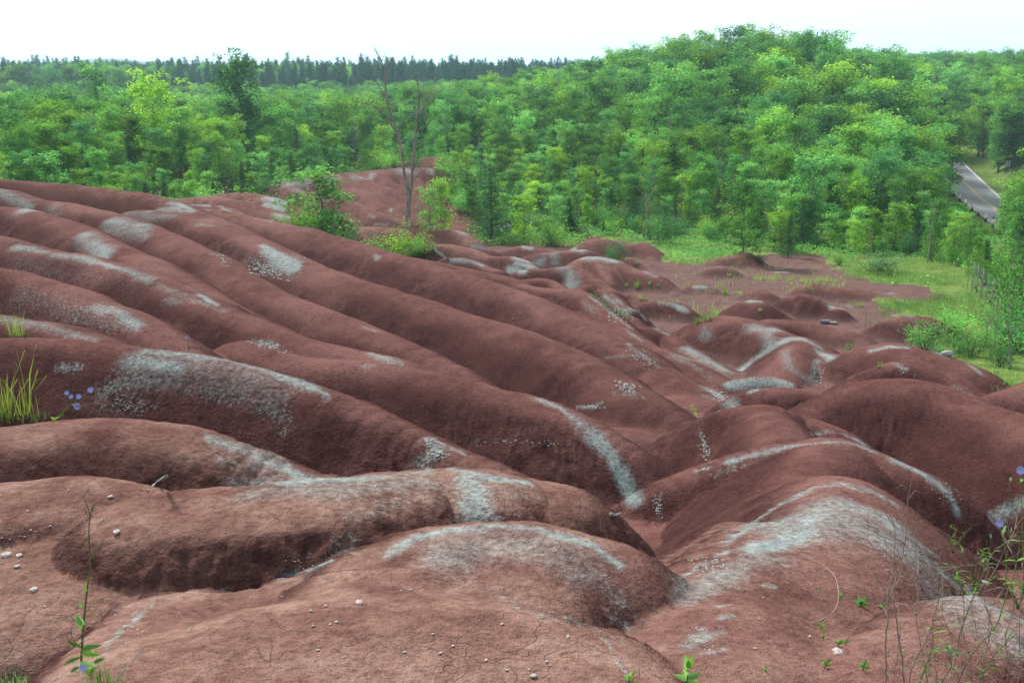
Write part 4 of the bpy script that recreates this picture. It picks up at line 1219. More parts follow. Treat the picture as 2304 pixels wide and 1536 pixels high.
single_i.sort(key=lambda i: pu[i])
tot, count = {}, {}
for i in single_i:
    key = (kind[i], where(i))
    tot[key] = tot.get(key, 0) + 1
for i in single_i:
    k, wh = kind[i], where(i)
    key = (k, wh)
    count[key] = count.get(key, 0) + 1
    c = count[key]
    if tot[key] == 1:
        lab = f'lone {LOOK[k]} {wh}'
    elif tot[key] <= len(ORD):
        lab = f'{LOOK[k]}, {ORD[c - 1]} from left, {wh}'
    else:
        half = tot[key] / 2
        lab = f'{LOOK[k]}, {ORD[min(19, (c - 1) if c <= half else (tot[key] - c))]} from {"left" if c <= half else "right"}, {wh}'
    grow(k, int(g.randint(0, 4)), X[i], Yc[i], Hc[i], NAME[k], lab, CATS[k], LOOK[k] + 's of the woodland', 0.05, g.uniform(0.9, 1.25))

# farther and smaller trees, and the plateau's spruces: one mass that nobody could count
src = bpy.data.collections.new('tree_kinds')
PROTO = []
for kk in ('maple', 'ash', 'young', 'cedar', 'bush', 'snag', 'spruce'):
    for v, (tm, cm) in enumerate(K[kk]):
        if kk in ('bush', 'young') and v > 1:
            continue
        bm = bmesh.new()
        bm.from_mesh(tm)
        nt_ = len(bm.faces)
        bm.from_mesh(cm)
        me = bpy.data.meshes.new('whole_' + kk)
        bm.to_mesh(me)
        bm.free()
        me.materials.append(tm.materials[0])
        me.materials.append(cm.materials[0])
        mi = np.zeros(len(me.polygons), np.int32)
        mi[nt_:] = 1
        me.polygons.foreach_set('material_index', mi)
        ob = bpy.data.objects.new('k%02d' % len(PROTO), me)
        src.objects.link(ob)
        PROTO.append((kk, v))
MX, MY, MH, MK = [], [], [], []
pick = {}
for n_, (kk, v) in enumerate(PROTO):
    pick.setdefault(kk, []).append(n_)
for i in mass_i:
    k = kind[i]
    MX.append(X[i]); MY.append(Yc[i]); MH.append(Hc[i] / UNIT[k]); MK.append(pick[k][g.randint(len(pick[k]))])
# far belt
y_ = 330.0
while y_ < 1500:
    step = 4.6 if y_ < 520 else (7.5 if y_ < 800 else 14)
    half = 0.58 * y_ + 5
    xs = np.arange(-half, half, step)
    for x_ in xs:
        x2, y2 = x_ + g.uniform(-0.6, 0.6) * step, y_ + g.uniform(-0.6, 0.6) * step
        f = fbm(np.array([x2 / 120.0]), np.array([y2 / 120.0]), N2, 2)[0] + (0.25 if x2 / y2 < 0.05 else -0.2) + (0.25 if y2 > 430 else -0.3)
        k = 'spruce' if f > (-9 if (y2 > 345 and x2 / y2 < 0.06 and g.uniform() < 0.78) else 0.0) else ('maple' if g.uniform() < 0.5 else 'ash')
        MX.append(x2); MY.append(y2)
        MH.append(np.clip(g.normal(11.5, 2.0), 6, 17) / 12 if k == 'spruce' else g.uniform(9, 13) / 8)
        MK.append(pick[k][g.randint(len(pick[k]))])
    y_ += step
MX, MY, MH = np.array(MX), np.array(MY), np.array(MH)
MZ = ground_np(MX, MY) + EYE - 0.05
fm = bpy.data.meshes.new('forest')
fm.vertices.add(len(MX))
fm.vertices.foreach_set('co', np.stack([MX, MY, MZ], 1).astype(np.float32).ravel())
for nm_, dt_, val in (('size', 'FLOAT', MH), ('turn', 'FLOAT', g.uniform(0, 6.28, len(MX))), ('which', 'INT', np.array(MK))):
    a = fm.attributes.new(nm_, dt_, 'POINT')
    a.data.foreach_set('value', val.astype(np.int32 if dt_ == 'INT' else np.float32))
fo = bpy.data.objects.new('forest', fm)
COL.objects.link(fo)
fo['kind'] = 'stuff'
fo['label'] = 'unbroken mass of farther green trees up to the skyline'
ng_ = bpy.data.node_groups.new('plant_forest', 'GeometryNodeTree')
ng_.interface.new_socket('Geometry', in_out='INPUT', socket_type='NodeSocketGeometry')
ng_.interface.new_socket('Geometry', in_out='OUTPUT', socket_type='NodeSocketGeometry')
gi, go = ng_.nodes.new('NodeGroupInput'), ng_.nodes.new('NodeGroupOutput')
ip = ng_.nodes.new('GeometryNodeInstanceOnPoints')
ci = ng_.nodes.new('GeometryNodeCollectionInfo')
ci.inputs['Collection'].default_value = src
ci.inputs['Separate Children'].default_value = True
ci.inputs['Reset Children'].default_value = True
ip.inputs['Pick Instance'].default_value = True


def named(n, t):
    q_ = ng_.nodes.new('GeometryNodeInputNamedAttribute')
    q_.data_type = t
    q_.inputs['Name'].default_value = n
    return q_.outputs[0]


cx = ng_.nodes.new('ShaderNodeCombineXYZ')
ng_.links.new(named('turn', 'FLOAT'), cx.inputs['Z'])
ng_.links.new(gi.outputs[0], ip.inputs['Points'])
ng_.links.new(ci.outputs[0], ip.inputs['Instance'])
ng_.links.new(named('which', 'INT'), ip.inputs['Instance Index'])
ng_.links.new(cx.outputs[0], ip.inputs['Rotation'])
ng_.links.new(named('size', 'FLOAT'), ip.inputs['Scale'])
ng_.links.new(ip.outputs[0], go.inputs[0])
md = fo.modifiers.new('plant', 'NODES')
md.node_group = ng_


def grow_at(kind_, var, px, top, Y, name, label, cat, sink=0.05, wide=1.0, rot=None, floor_y=None):
    """a plant whose foot stands at distance Y under photo column px and whose tip reaches photo row top"""
    a, b = ray(px, top)
    x = ray(px, top if floor_y is None else floor_y)[0] * Y
    h = b * Y - ground(x, Y)
    return grow(kind_, var, x, Y, max(h, 0.2), name, label, cat, None, sink, wide, rot)


grow_at('ash', 2, 540, 128, 112, 'broadleaf_tree', 'tall vase-shaped tree standing above the left woodland', 'tree', wide=0.95)
grow_at('maple', 0, 340, 168, 92, 'broadleaf_tree', 'round-crowned bright tree standing clear of the left woodland', 'tree', wide=1.0)
grow_at('ash', 1, 210, 138, 125, 'broadleaf_tree', 'narrow tall tree poking above the left horizon', 'tree', wide=0.8)
grow_at('ash', 0, 2006, 108, 185, 'broadleaf_tree', 'small round treetop poking up alone above the right skyline', 'tree', wide=0.9)
grow_at('ash', 0, 1800, 72, 188, 'broadleaf_tree', 'tall crown at the very summit of the right hill', 'tree')
grow_at('ash', 2, 2160, 250, 132, 'broadleaf_tree', 'dark spreading tree leaning over the upper end of the road', 'tree', wide=0.95)
grow_at('maple', 0, 2296, 235, 142, 'broadleaf_tree', 'large light green tree beyond the road at the right edge', 'tree', wide=1.3)
grow_at('maple', 1, 2060, 155, 165, 'broadleaf_tree', 'broad leafy tree on the shoulder of the right hill', 'tree', wide=1.5)
grow_at('snag', 2, 1246, 150, 150, 'bare_tree', 'white forked dead trunk among the green hillside trees', 'dead tree')
grow_at('snag', 1, 1436, 165, 140, 'bare_tree', 'tall pale bare trunk near the hill crest', 'dead tree')
grow_at('snag', 3, 1456, 340, 62, 'bare_tree', 'thin upright pole trunk in the thicket behind the orange mound', 'dead tree')
grow_at('snag', 0, 1735, 270, 100, 'bare_tree', 'leaning grey bare trunk deep in the right thicket', 'dead tree')
grow_at('young', 1, 1680, 405, 49.3, 'young_tree', 'young tree with exposed roots on the peaked orange mound', 'young tree', wide=0.9)
grow_at('young', 0, 1830, 350, 60, 'young_tree', 'yellow-green young tree standing proud of the right thicket', 'young tree', wide=1.1)
grow_at('snag', 1, 2103, 440, 50, 'bare_tree', 'bare pale trunk at the top edge of the meadow', 'dead tree')
grow_at('young', 0, 2112, 445, 51, 'young_tree', 'small leafy tree beside the bare trunk above the meadow', 'young tree', wide=0.7)
grow_at('snag', 2, 1968, 505, 46, 'bare_tree', 'wispy leafless sapling at the meadow corner', 'dead sapling')
grow_at('young', 1, 1985, 540, 46.5, 'young_tree', 'pale leafy sapling behind the wispy leafless one', 'young tree', wide=0.9)
grow_at('snag', 0, 1953, 683, 30, 'bare_tree', 'dry thin stem standing on the clay flat', 'dead sapling')
grow_at('bush', 2, 2300, 500, 33, 'bush', 'dense dark green head-high bush beyond the wire fence', 'bush', wide=0.55)
grow_at('bush', 2, 2350, 520, 30, 'bush', 'second dense dark bush, cut by the right edge', 'bush', wide=0.8)
grow_at('bush', 1, 2298, 605, 29, 'bush', 'lush bush beyond the near end of the fence', 'bush', wide=0.6)
grow_at('ash', 2, 2400, 430, 37, 'broadleaf_tree', 'leafy tree cut by the photo edge beyond the wire fence', 'tree', wide=1.3)
grow_at('young', 0, 722, 378, 41.5, 'young_tree', 'dark ragged small tree behind the long red spur', 'young tree', wide=1.45)
grow_at('bush', 0, 668, 452, 39.2, 'bush', 'bright yellow-green bush at the foot of the ragged tree', 'bush', wide=1.25)
grow_at('bush', 1, 742, 455, 41.0, 'bush', 'mid green bush below the ragged tree, on its right', 'bush', wide=0.9)
grow_at('bush', 1, 900, 496, 46, 'bush', 'bright bush around the foot of the forked dead tree', 'bush', wide=1.3)
grow_at('bush', 0, 938, 528, 45, 'bush', 'bush spilling down the bank below the forked dead tree', 'bush', wide=1.5)
grow_at('young', 0, 966, 420, 57, 'young_tree', 'slim bright sapling just right of the forked dead tree', 'young tree', wide=0.9)
grow_at('young', 0, 992, 402, 60, 'young_tree', 'taller slim sapling behind the bright one by the dead tree', 'young tree', wide=0.8)
grow_at('cedar', 2, 1105, 370, 60, 'cedar_tree', 'broad dull green cedar left of the grey boulder', 'cedar', wide=1.3)
grow_at('young', 1, 1180, 440, 60.5, 'young_tree', 'leafy young tree right behind the grey boulder', 'young tree', wide=1.1)
grow_at('bush', 2, 1386, 532, 47.5, 'bush', 'olive bush seated on the orange mound', 'bush', wide=1.0)
grow_at('bush', 1, 1240, 470, 58, 'bush', 'soft grey-green bush by the wood edge right of the boulder', 'bush')
grow_at('bush', 0, 1890, 562, 49, 'bush', 'small yellow-green bush at the end of the orange mounds', 'bush')
grow_at('bush', 3, 1712, 562, 48, 'bush', 'little dark bush on the flank of the peaked mound', 'bush')
grow_at('cedar', 0, 1780, 480, 53, 'cedar_tree', 'pointed olive cedar behind the peaked mound', 'cedar')
for (px, top, Y, w, v, lab) in [(2088, 712, 27.2, 1.0, 2, 'rounded light green bush, lowest left of the fence-side bushes'), (2152, 688, 29, 1.0, 1, 'tallest rounded bush of the cluster on the meadow'),
                               (2178, 745, 26.2, 1.1, 2, 'spreading bush in front of the tallest meadow bush'), (2120, 770, 25.5, 0.8, 0, 'small bush on the clay lip of the meadow'),
                               (2262, 772, 24.5, 1.0, 2, 'feathery bush near the right edge of the meadow'), (2215, 745, 28, 1.1, 0, 'wide bush between the cluster and the fence'),
                               (2020, 722, 30, 1.0, 2, 'dark tuft-like bush on the clay flat'), (1997, 722, 31, 1.0, 0, 'yellowish small bush left of the dark tuft'), (1985, 560, 45, 1.1, 3, 'grey-green bush at the meadow corner'),
                               (2300, 700, 27, 1.2, 1, 'leafy bush at the right edge below the fence')]:
    grow_at('bush', v, px, top - 6, Y, 'bush', lab, 'bush', wide=w * 1.35)
for (px, top, Y, v, lab) in [(640, 372, 74.5, 0, 'bush on the left brow of the far clay bank'), (760, 352, 79, 1, 'bush at the middle of the far bank brow'), (830, 340, 80, 2, 'darker bush beside the clay tongue'), (1005, 340, 80, 2, 'dark bush on the right side of the clay tongue'), (1010, 385, 72, 1, 'bright bush hanging on the right end of the far bank'), (1035, 420, 66, 0, 'bush below the right end of the far bank'), (935, 345, 84, 2, 'round dark bush on the clay tongue'), (870, 330, 86, 1, 'bush left of the clay tongue'), (885, 345, 83.5, 0, 'bright bush against the left flank of the clay tongue'), (848, 350, 81, 2, 'bush low on the left flank of the clay tongue'), (1000, 355, 84, 0, 'bright bush against the right flank of the clay tongue'), (1018, 362, 78, 2, 'bush low on the right flank of the clay tongue'), (905, 322, 90, 2, 'bush closing the top of the clay tongue'), (980, 320, 91, 1, 'second bush closing the top of the clay tongue')]:
    grow_at('bush', v, px, top, Y, 'bush', lab, 'bush')
for (px, top, Y, lab) in [(2232, 640, 27, 'thin bare sapling left of the fence end'), (2247, 655, 26, 'twin bare sapling by the fence end'), (2186, 560, 40, 'slight leafless sapling at the far fence corner'), (2295, 640, 24, 'crooked bare sapling at the right edge')]:
    grow_at('snag', 3, px, top, Y, 'bare_tree', lab, 'dead sapling')
# ------------------------------------------------------------------ air: thin summer haze in one closed box
hz = bpy.data.meshes.new('haze')
bm = bmesh.new()
bmesh.ops.create_cube(bm, size=1.0)
bmesh.ops.scale(bm, vec=(11000, 11000, 170), verts=bm.verts)
bmesh.ops.translate(bm, vec=(0, 0, 55), verts=bm.verts)
bm.to_mesh(hz)
bm.free()
hm, ht, hn, hl = new_mat('haze')
hn.remove(hn['Principled BSDF'])
vp = hn.new('ShaderNodeVolumePrincipled')
vp.inputs['Color'].default_value = (0.55, 0.88, 0.98, 1)
vp.inputs['Density'].default_value = 0.00027
vp.inputs['Anisotropy'].default_value = 0.2
hl.new(vp.outputs[0], hn['Material Output'].inputs['Volume'])
hz.materials.append(hm)
ho = bpy.data.objects.new('haze', hz)
COL.objects.link(ho)
ho['kind'] = 'stuff'
ho['label'] = 'thin pale summer haze over the valley'
# ------------------------------------------------------------------ the bare forked tree
def W(px, py, Y):
    p = at(px, py, Y)
    return np.array((p[0], p[1], p[2] + EYE))


def limb(points, w0, w1, Y, dy=0.0, sides=8, jig=0.0):
    """a tapering tube through photo points at distance Y; widths in photo px"""
    P = [W(px, py, Y + dy * i / max(1, len(points) - 1)) for i, (px, py) in enumerate(points)]
    P = catmull(np.array(P), 4)
    if jig:
        P[1:-1] += rs.normal(size=(len(P) - 2, 3)) * jig
    r = np.linspace(w0, w1, len(P)) * Y / 2261.0 * 0.40
    return P, r


TY = 54.6
dt = bpy.data.objects.new('dead_tree', None)
COL.objects.link(dt)
dt['label'] = 'tall bare forked dead tree standing on the clay, taller than all around it'
dt['category'] = 'dead tree'
foot = W(918, 512, TY)
dt.location = foot


def part(name, paths, mat, parent, sides=8):
    VV, QQ = [], []
    o = 0
    for P, r in paths:
        a, b = tubes([(P, r)], sides)
        VV.append(a)
        QQ.append(b + o)
        o += len(a)
    VV = np.vstack(VV) - np.array(parent.location if parent else (0, 0, 0))
    me = mesh_np(name, VV, np.vstack(QQ), mat)
    ob = bpy.data.objects.new(name, me)
    COL.objects.link(ob)
    if parent:
        ob.parent = parent
    return ob


part('trunk', [limb([(918, 522), (918, 500), (918, 470), (920, 445), (921, 428)], 16, 12, TY, 0, 10)], M_DEAD, dt, 10)
part('limb', [limb([(919, 440), (915, 415), (910, 394), (904, 342), (894, 300), (886, 275), (871, 228), (868, 205), (866, 175), (862, 150), (852, 128), (841, 108)], 10.5, 1.6, TY, 0.5)], M_DEAD, dt)
part('limb', [limb([(922, 440), (926, 415), (929, 373), (932, 335), (937, 277), (943, 227), (941, 193), (935, 175), (931, 165)], 10, 1.8, TY, -0.4)], M_DEAD, dt)
part('branch', [limb([(890, 293), (868, 266), (848, 243), (832, 236), (818, 232), (803, 233)], 5.5, 1.4, TY + .15, -0.8, 6)], M_DEAD, dt, 6)
part('branch', [limb([(870, 226), (860, 205), (850, 190), (844, 172), (840, 162)], 4.0, 1.2, TY + .25, 0.6, 6)], M_DEAD, dt, 6)
part('branch', [limb([(939, 266), (950, 246), (956, 237), (966, 213), (973, 198), (978, 178)], 5, 1.4, TY - .2, 0.5, 6)], M_DEAD, dt, 6)
part('branch', [limb([(936, 268), (930, 250), (925, 232)], 3.2, 1.2, TY - .2, 0.3, 6)], M_DEAD, dt, 6)
part('branch', [limb([(942, 232), (952, 222), (958, 205)], 3.0, 1.0, TY - .3, 0.5, 6)], M_DEAD, dt, 6)
part('branch', [limb([(931, 402), (946, 388), (958, 380), (972, 370)], 3.4, 1.2, TY - .1, -0.6, 6)], M_DEAD, dt, 6)
tw = []
for (a, b, c) in [((858, 140), (866, 122), (872, 108)), ((852, 128), (846, 112), (838, 98)), ((866, 178), (876, 160), (880, 150)), ((844, 172), (836, 158), (834, 150)), ((863, 152), (856, 130), (850, 112)),
                  ((978, 180), (982, 168), (980, 158)), ((966, 212), (974, 206), (980, 204)), ((931, 166), (926, 152), (924, 145)), ((941, 193), (950, 182), (952, 172)), ((818, 232), (808, 224), (800, 222)), ((848, 243), (838, 252), (834, 258)), ((862, 150), (874, 134), (882, 128))]:
    tw.append(limb([a, b, c], 1.8, 0.8, TY + .2, 0.2, 4))
for spine, w_ in (([(915, 415), (904, 342), (894, 300), (886, 275), (871, 228), (866, 175), (862, 150)], 2.2), ([(926, 415), (929, 373), (932, 335), (937, 277), (943, 227), (941, 193)], 2.0), ([(868, 266), (848, 243), (832, 236)], 1.6), ([(950, 246), (966, 213), (973, 198)], 1.5)):
    for _ in range(7 if w_ > 1.8 else 4):
        k_ = rs.randint(0, len(spine) - 1)
        u_ = rs.uniform()
        bx_, by_ = spine[k_][0] * (1 - u_) + spine[k_ + 1][0] * u_, spine[k_][1] * (1 - u_) + spine[k_ + 1][1] * u_
        sd_ = rs.choice([-1, 1])
        ln_ = rs.uniform(9, 34)
        tw.append(limb([(bx_, by_), (bx_ + sd_ * ln_ * .4, by_ - ln_ * .35), (bx_ + sd_ * ln_ * rs.uniform(.5, .8), by_ - ln_ * rs.uniform(.7, 1.1))], w_, 0.7, TY, rs.uniform(-.4, .4), 4))
part('twigs', tw, M_DEAD, dt, 4)
lc = np.vstack([W(px, py, TY - .5) + rs.normal(size=(26, 3)) * 0.22 for px, py in [(805, 226), (812, 236), (822, 224)]])
lv = leaves(lc, 0.14, 0.5, 0.6)
lo_ = bpy.data.objects.new('foliage', mesh_np('foliage', lv[0] - foot, lv[1], M_SHRUB, lv[2], False))
COL.objects.link(lo_)
lo_.parent = dt
lo_['label'] = 'last few green leaves at the tip of the left branch'


# ------------------------------------------------------------------ stones
def rock_mesh(name, size, mat, seed, sub=3, rough=0.16):
    g_ = np.random.RandomState(seed)
    bm_ = bmesh.new()
    bmesh.ops.create_icosphere(bm_, subdivisions=sub, radius=1.0)
    dirs = g_.normal(size=(7, 3))
    dirs /= np.linalg.norm(dirs, axis=1)[:, None]
    cut = g_.uniform(0.62, 0.92, 7)
    for v in bm_.verts:
        p = np.array(v.co)
        for d, c in zip(dirs, cut):
            s_ = p @ d
            if s_ > c:
                p = p - d * (s_ - c) * 0.85
        p *= 1 + rough * (g_.uniform() - 0.5) * 0.35
        v.co = Vector(p * np.array(size))
    me = bpy.data.meshes.new(name)
    bm_.to_mesh(me)
    bm_.free()
    for p in me.polygons:
        p.use_smooth = sub > 2
    me.materials.append(mat)
    return me


def stone_mat(name, lo, hi, scale):
    m, t, n, l = new_mat(name)
    b = n['Principled BSDF']
    b.inputs['Roughness'].default_value = 0.9
    tcn = n.new('ShaderNodeTexCoord')
    f = noise_node(n, l, tcn.outputs['Object'], scale, 4, 0.65)
    l.new(ramp(n, l, f, [(0.3, lo), (0.7, hi)]), b.inputs['Base Color'])
    bp = n.new('ShaderNodeBump')
    bp.inputs['Strength'].default_value = 0.5
    bp.inputs['Distance'].default_value = 0.02
    l.new(f, bp.inputs['Height'])
    l.new(bp.outputs[0], b.inputs['Normal'])
    return m


M_GREY = stone_mat('grey_granite', (0.12, 0.12, 0.125), (0.27, 0.27, 0.275), 9)
M_DARKR = stone_mat('dark_slate', (0.035, 0.035, 0.04), (0.10, 0.10, 0.11), 20)
M_PEB = stone_mat('pale_limestone', (0.20, 0.165, 0.15), (0.36, 0.325, 0.31), 60)
M_CHIP = stone_mat('pale_shale', (0.13, 0.15, 0.147), (0.30, 0.335, 0.325), 30)

h_ = hit(1134, 524)
bo = single('boulder', 'smooth grey boulder alone in the grass strip below the wood', 'boulder', rock_mesh('boulder', (0.48, 0.40, 0.40), M_GREY, 3), (h_[0], h_[1] + 0.2, ground(h_[0], h_[1] + 0.2) + EYE + 0.24))
bo.rotation_euler = (0.1, 0.1, 0.6)
h_ = hit(1856, 728)
single('rock', 'dark slab-like rock lying on the crest of a clay mound', 'rock', rock_mesh('rock', (0.24, 0.14, 0.10), M_DARKR, 5), (h_[0], h_[1], ground(h_[0], h_[1]) + EYE + 0.06))
h_ = hit(1866, 730)
st = rock_mesh('rotten_log', (0.14, 0.07, 0.06), M_TWIG, 8)
single('rotten_log', 'short broken brown log against the dark slab rock', 'log', st, (h_[0] + 0.12, h_[1] - 0.05, ground(h_[0] + 0.12, h_[1] - 0.05) + EYE + 0.05))
h_ = hit(2130, 800)
single('rock', 'pale blocky rock among the meadow bushes', 'rock', rock_mesh('pale_rock', (0.13, 0.10, 0.09), M_CHIP, 9), (h_[0], h_[1], ground(h_[0], h_[1]) + EYE + 0.05))

PEB = [rock_mesh('pebble', (0.013, 0.010, 0.006), M_PEB, 20, 1), rock_mesh('pebble', (0.010, 0.008, 0.005), M_PEB, 21, 1), rock_mesh('pebble', (0.016, 0.010, 0.007), M_PEB, 22, 1)]
peb_list = [
    ('plateau', 'small pale pebble lying on the nearest rounded clay plateau', 'pebbles on the nearest plateau',
     [(808, 1358), (903, 1330), (923, 1328), (974, 1427), (1019, 1454), (1064, 1319), (1129, 1405), (1231, 1422), (1278, 1433), (1191, 1507), (1237, 1498), (991, 1470), (1140, 1508), (425, 1420), (634, 1343), (467, 1339), (733, 1363), (699, 1375), (704, 1409), (743, 1405), (757, 1400), (716, 1463), (403, 1380), (910, 1468), (1094, 1486), (1230, 1489)]),
    ('bench', 'small whitish pebble on the flat clay bench at the left edge', 'pebbles on the left bench',
     [(42, 1123), (78, 1140), (154, 1103), (22, 1189), (48, 1207), (4, 1211), (22, 1214), (55, 1208), (190, 1173), (230, 1171), (249, 1141), (253, 1119), (70, 1193), (80, 1196), (113, 1184), (68, 1246), (68, 1281), (24, 1320), (20, 1339), (100, 1365), (62, 1150), (130, 1210), (212, 1160)]),
    ('mound', 'tiny pale pebble on the near right-hand clay ridge', 'pebbles on the right ridge',
     [(1708, 1393), (1822, 1432), (1856, 1247), (1718, 1345), (1698, 1459), (1998, 1282), (1990, 1252)])]
for zone, lab, grp, pts in peb_list:
    for i, (px, py) in enumerate(pts):
        p = hit(px, py)
        o = single('pebble', lab, 'pebble', PEB[i % 3], (p[0], p[1], p[2] + EYE + 0.003), grp)
        o.rotation_euler = (rs.uniform(-.3, .3), rs.uniform(-.3, .3), rs.uniform(0, 6.28))
        s_ = rs.uniform(0.35, 0.7)
        o.scale = (s_, s_, s_)
for (px, py, s_, lab) in [(15, 1250, 2.3, 'largest white stone at the left edge of the clay bench'), (43, 1252, 1.7, 'second white stone just right of the largest one'), (76, 1328, 1.7, 'pinkish round stone below the two white stones'), (38, 1276, 1.4, 'flat white stone under the pair of white stones'),
                          (262, 1199, 1.8, 'round pale stone flush with the clay behind the tall chicory'), (248, 1119, 1.5, 'white stone lying below the crack in the clay bench'), (808, 1358, 1.35, 'largest pebble near the far lip of the plateau'), (1885, 1469, 2.2, 'pale oval stone by the seedlings on the right ridge'),
                          (2215, 1312, 2.6, 'flat white flake under the tangled stems'), (1200, 1523, 1.0, 'biggest white pebble at the bottom of the plateau')]:
    p = hit(px, py)
    o = single('stone', lab, 'stone', PEB[0], (p[0], p[1], p[2] + EYE + 0.005))
    o.scale = (s_, s_, s_ * 1.2)
    o.rotation_euler = (0, 0, rs.uniform(0, 6))

# loose pale shale chips along the beds: too many to count
CH = [((585, 560), (700, 625), 300, .034), ((560, 580), (650, 632), 260, .042), ((485, 570), (520, 600), 40, .03), ((565, 762), (640, 788), 60, .022), ((620, 780), (660, 800), 16, .016), ((960, 985), (1010, 1040), 70, .016), ((1385, 850), (1440, 890), 60, .03), ((1410, 770), (1480, 840), 70, .03), ((1590, 870), (1645, 910), 60, .03),
      ((1310, 910), (1360, 920), 40, .025), ((1040, 985), (1290, 1005), 60, .014), ((1570, 965), (1600, 1045), 70, .018), ((1470, 1105), (1492, 1180), 50, .012), ((1535, 1230), (1660, 1310), 70, .008), ((1540, 1400), (1620, 1475), 40, .005), ((2000, 812), (2060, 850), 22, .022), ((1820, 800), (1860, 870), 60, .03),
      ((1350, 680), (1430, 735), 80, .04), ((230, 880), (340, 940), 90, .010), ((100, 660), (290, 740), 120, .016), ((880, 1180), (1400, 1260), 40, .004), ((1060, 1080), (1200, 1170), 60, .005), ((640, 1230), (800, 1300), 50, .005), ((250, 1360), (340, 1470), 40, .004), ((860, 500), (890, 515), 1, .03), ((880, 526), (905, 536), 14, .05), ((2090, 1070), (2170, 1140), 60, .010)]
VV, QQ = [], []
o_ = 0
unit = np.array([[1, 0, 0], [0, 1, 0], [-1, 0, 0], [0, -1, 0], [0, 0, .7], [0, 0, -.7]], float)
tri = np.array([[0, 1, 4], [1, 2, 4], [2, 3, 4], [3, 0, 4], [1, 0, 5], [2, 1, 5], [3, 2, 5], [0, 3, 5]])
for (x0, y0), (x1, y1), n, size in CH:
    for _ in range(n):
        u = np.clip(rs.normal() * 0.23 + 0.5, 0, 1)
        v = np.clip(u * 0.35 + (np.clip(rs.normal() * 0.28 + 0.5, 0, 1)) * 0.65, 0, 1)
        p = hit(x0 + (x1 - x0) * u, y0 + (y1 - y0) * v)
        s_ = size * rs.uniform(0.35, 1.1)
        a = rs.uniform(0, 6.28)
        k_ = unit * np.array([1, rs.uniform(.4, .9), rs.uniform(.3, .6)]) * s_ * rs.uniform(.75, 1.25, (6, 1))
        c_, q_ = math.cos(a), math.sin(a)
        k_ = k_ @ np.array([[c_, q_, 0], [-q_, c_, 0], [0, 0, 1]])
        VV.append(k_ + np.array([p[0], p[1], p[2] + EYE + s_ * 0.15]))
        QQ.append(tri + o_)
        o_ += 6
ch = bpy.data.objects.new('rock_chips', mesh_np('rock_chips', np.vstack(VV), np.vstack(QQ), M_CHIP, None, False))
COL.objects.link(ch)
ch['kind'] = 'stuff'
ch['label'] = 'loose pale shale chips scattered along the beds'

# ------------------------------------------------------------------ road, guard posts, signs, fence
rm, rt_, rn, rl = new_mat('asphalt')
b = rn['Principled BSDF']
b.inputs['Roughness'].default_value = 0.85
pz = rn.new('ShaderNodeNewGeometry').outputs['Position']
f1 = noise_node(rn, rl, pz, 0.8, 4)
f2 = noise_node(rn, rl, pz, 30, 2)
rl.new(mixc(rn, rl, 0.5, ramp(rn, rl, f1, [(0.3, (0.12, 0.124, 0.13)), (0.7, (0.175, 0.178, 0.184))]), ramp(rn, rl, f2, [(0.3, (0.7, 0.7, 0.7)), (0.7, (1.2, 1.2, 1.2))]), 'MULTIPLY'), b.inputs['Base Color'])


def paint(name, c):
    m, t, n, l = new_mat(name)
    b_ = n['Principled BSDF']
    b_.inputs['Roughness'].default_value = 0.7
    f = noise_node(n, l, n.new('ShaderNodeNewGeometry').outputs['Position'], 3, 4)
    l.new(ramp(n, l, f, [(0.35, tuple(v * 0.7 for v in c)), (0.6, c)]), b_.inputs['Base Color'])
    return m


M_WHITE, M_YELLOW, M_BLACK = paint('white_paint', (0.62, 0.62, 0.60)), paint('yellow_paint', (0.46, 0.32, 0.10)), paint('black_paint', (0.02, 0.02, 0.022))
M_GALV = paint('galvanised_wire', (0.13, 0.15, 0.145))


def road_at(y, off, lift=0.0):
    x, z = np.interp(y, ROAD_Y, ROAD_X), np.interp(y, ROAD_Y, ROAD_Z)
    dx = (np.interp(y + 1, ROAD_Y, ROAD_X) - np.interp(y - 1, ROAD_Y, ROAD_X)) / 2
    L = math.hypot(dx, 1)
    return np.array([x + off / L, y - off * dx / L, z + EYE + lift - abs(off) * 0.012])


def ribbon(name, o0, o1, y0, y1, lift, mat, step=2.0):
    ys = np.arange(y0, y1 + 0.1, step)
    n = 2 if o1 - o0 < 1 else 7
    offs = np.linspace(o0, o1, n)
    VV = np.array([road_at(y, o, lift) for y in ys for o in offs])
    QQ = np.array([[i * n + j, i * n + j + 1, (i + 1) * n + j + 1, (i + 1) * n + j] for i in range(len(ys) - 1) for j in range(n - 1)])
    return mesh_np(name, VV, QQ, mat)


ro = bpy.data.objects.new('road', ribbon('road', -2.8, 2.8, 60, 230, 0.03, rm))
COL.objects.link(ro)
ro['kind'] = 'structure'
ro['label'] = 'two-lane asphalt road climbing away through the trees'
for nm_, a_, b_, mt in (('edge_line', 2.40, 2.52, M_WHITE), ('edge_line', -2.50, -2.40, M_WHITE), ('centre_line', -0.16, -0.06, M_YELLOW), ('centre_line', 0.06, 0.16, M_YELLOW)):
    o = bpy.data.objects.new(nm_, ribbon(nm_, a_, b_, 60, 230, 0.045, mt))
    COL.objects.link(o)
    o.parent = ro


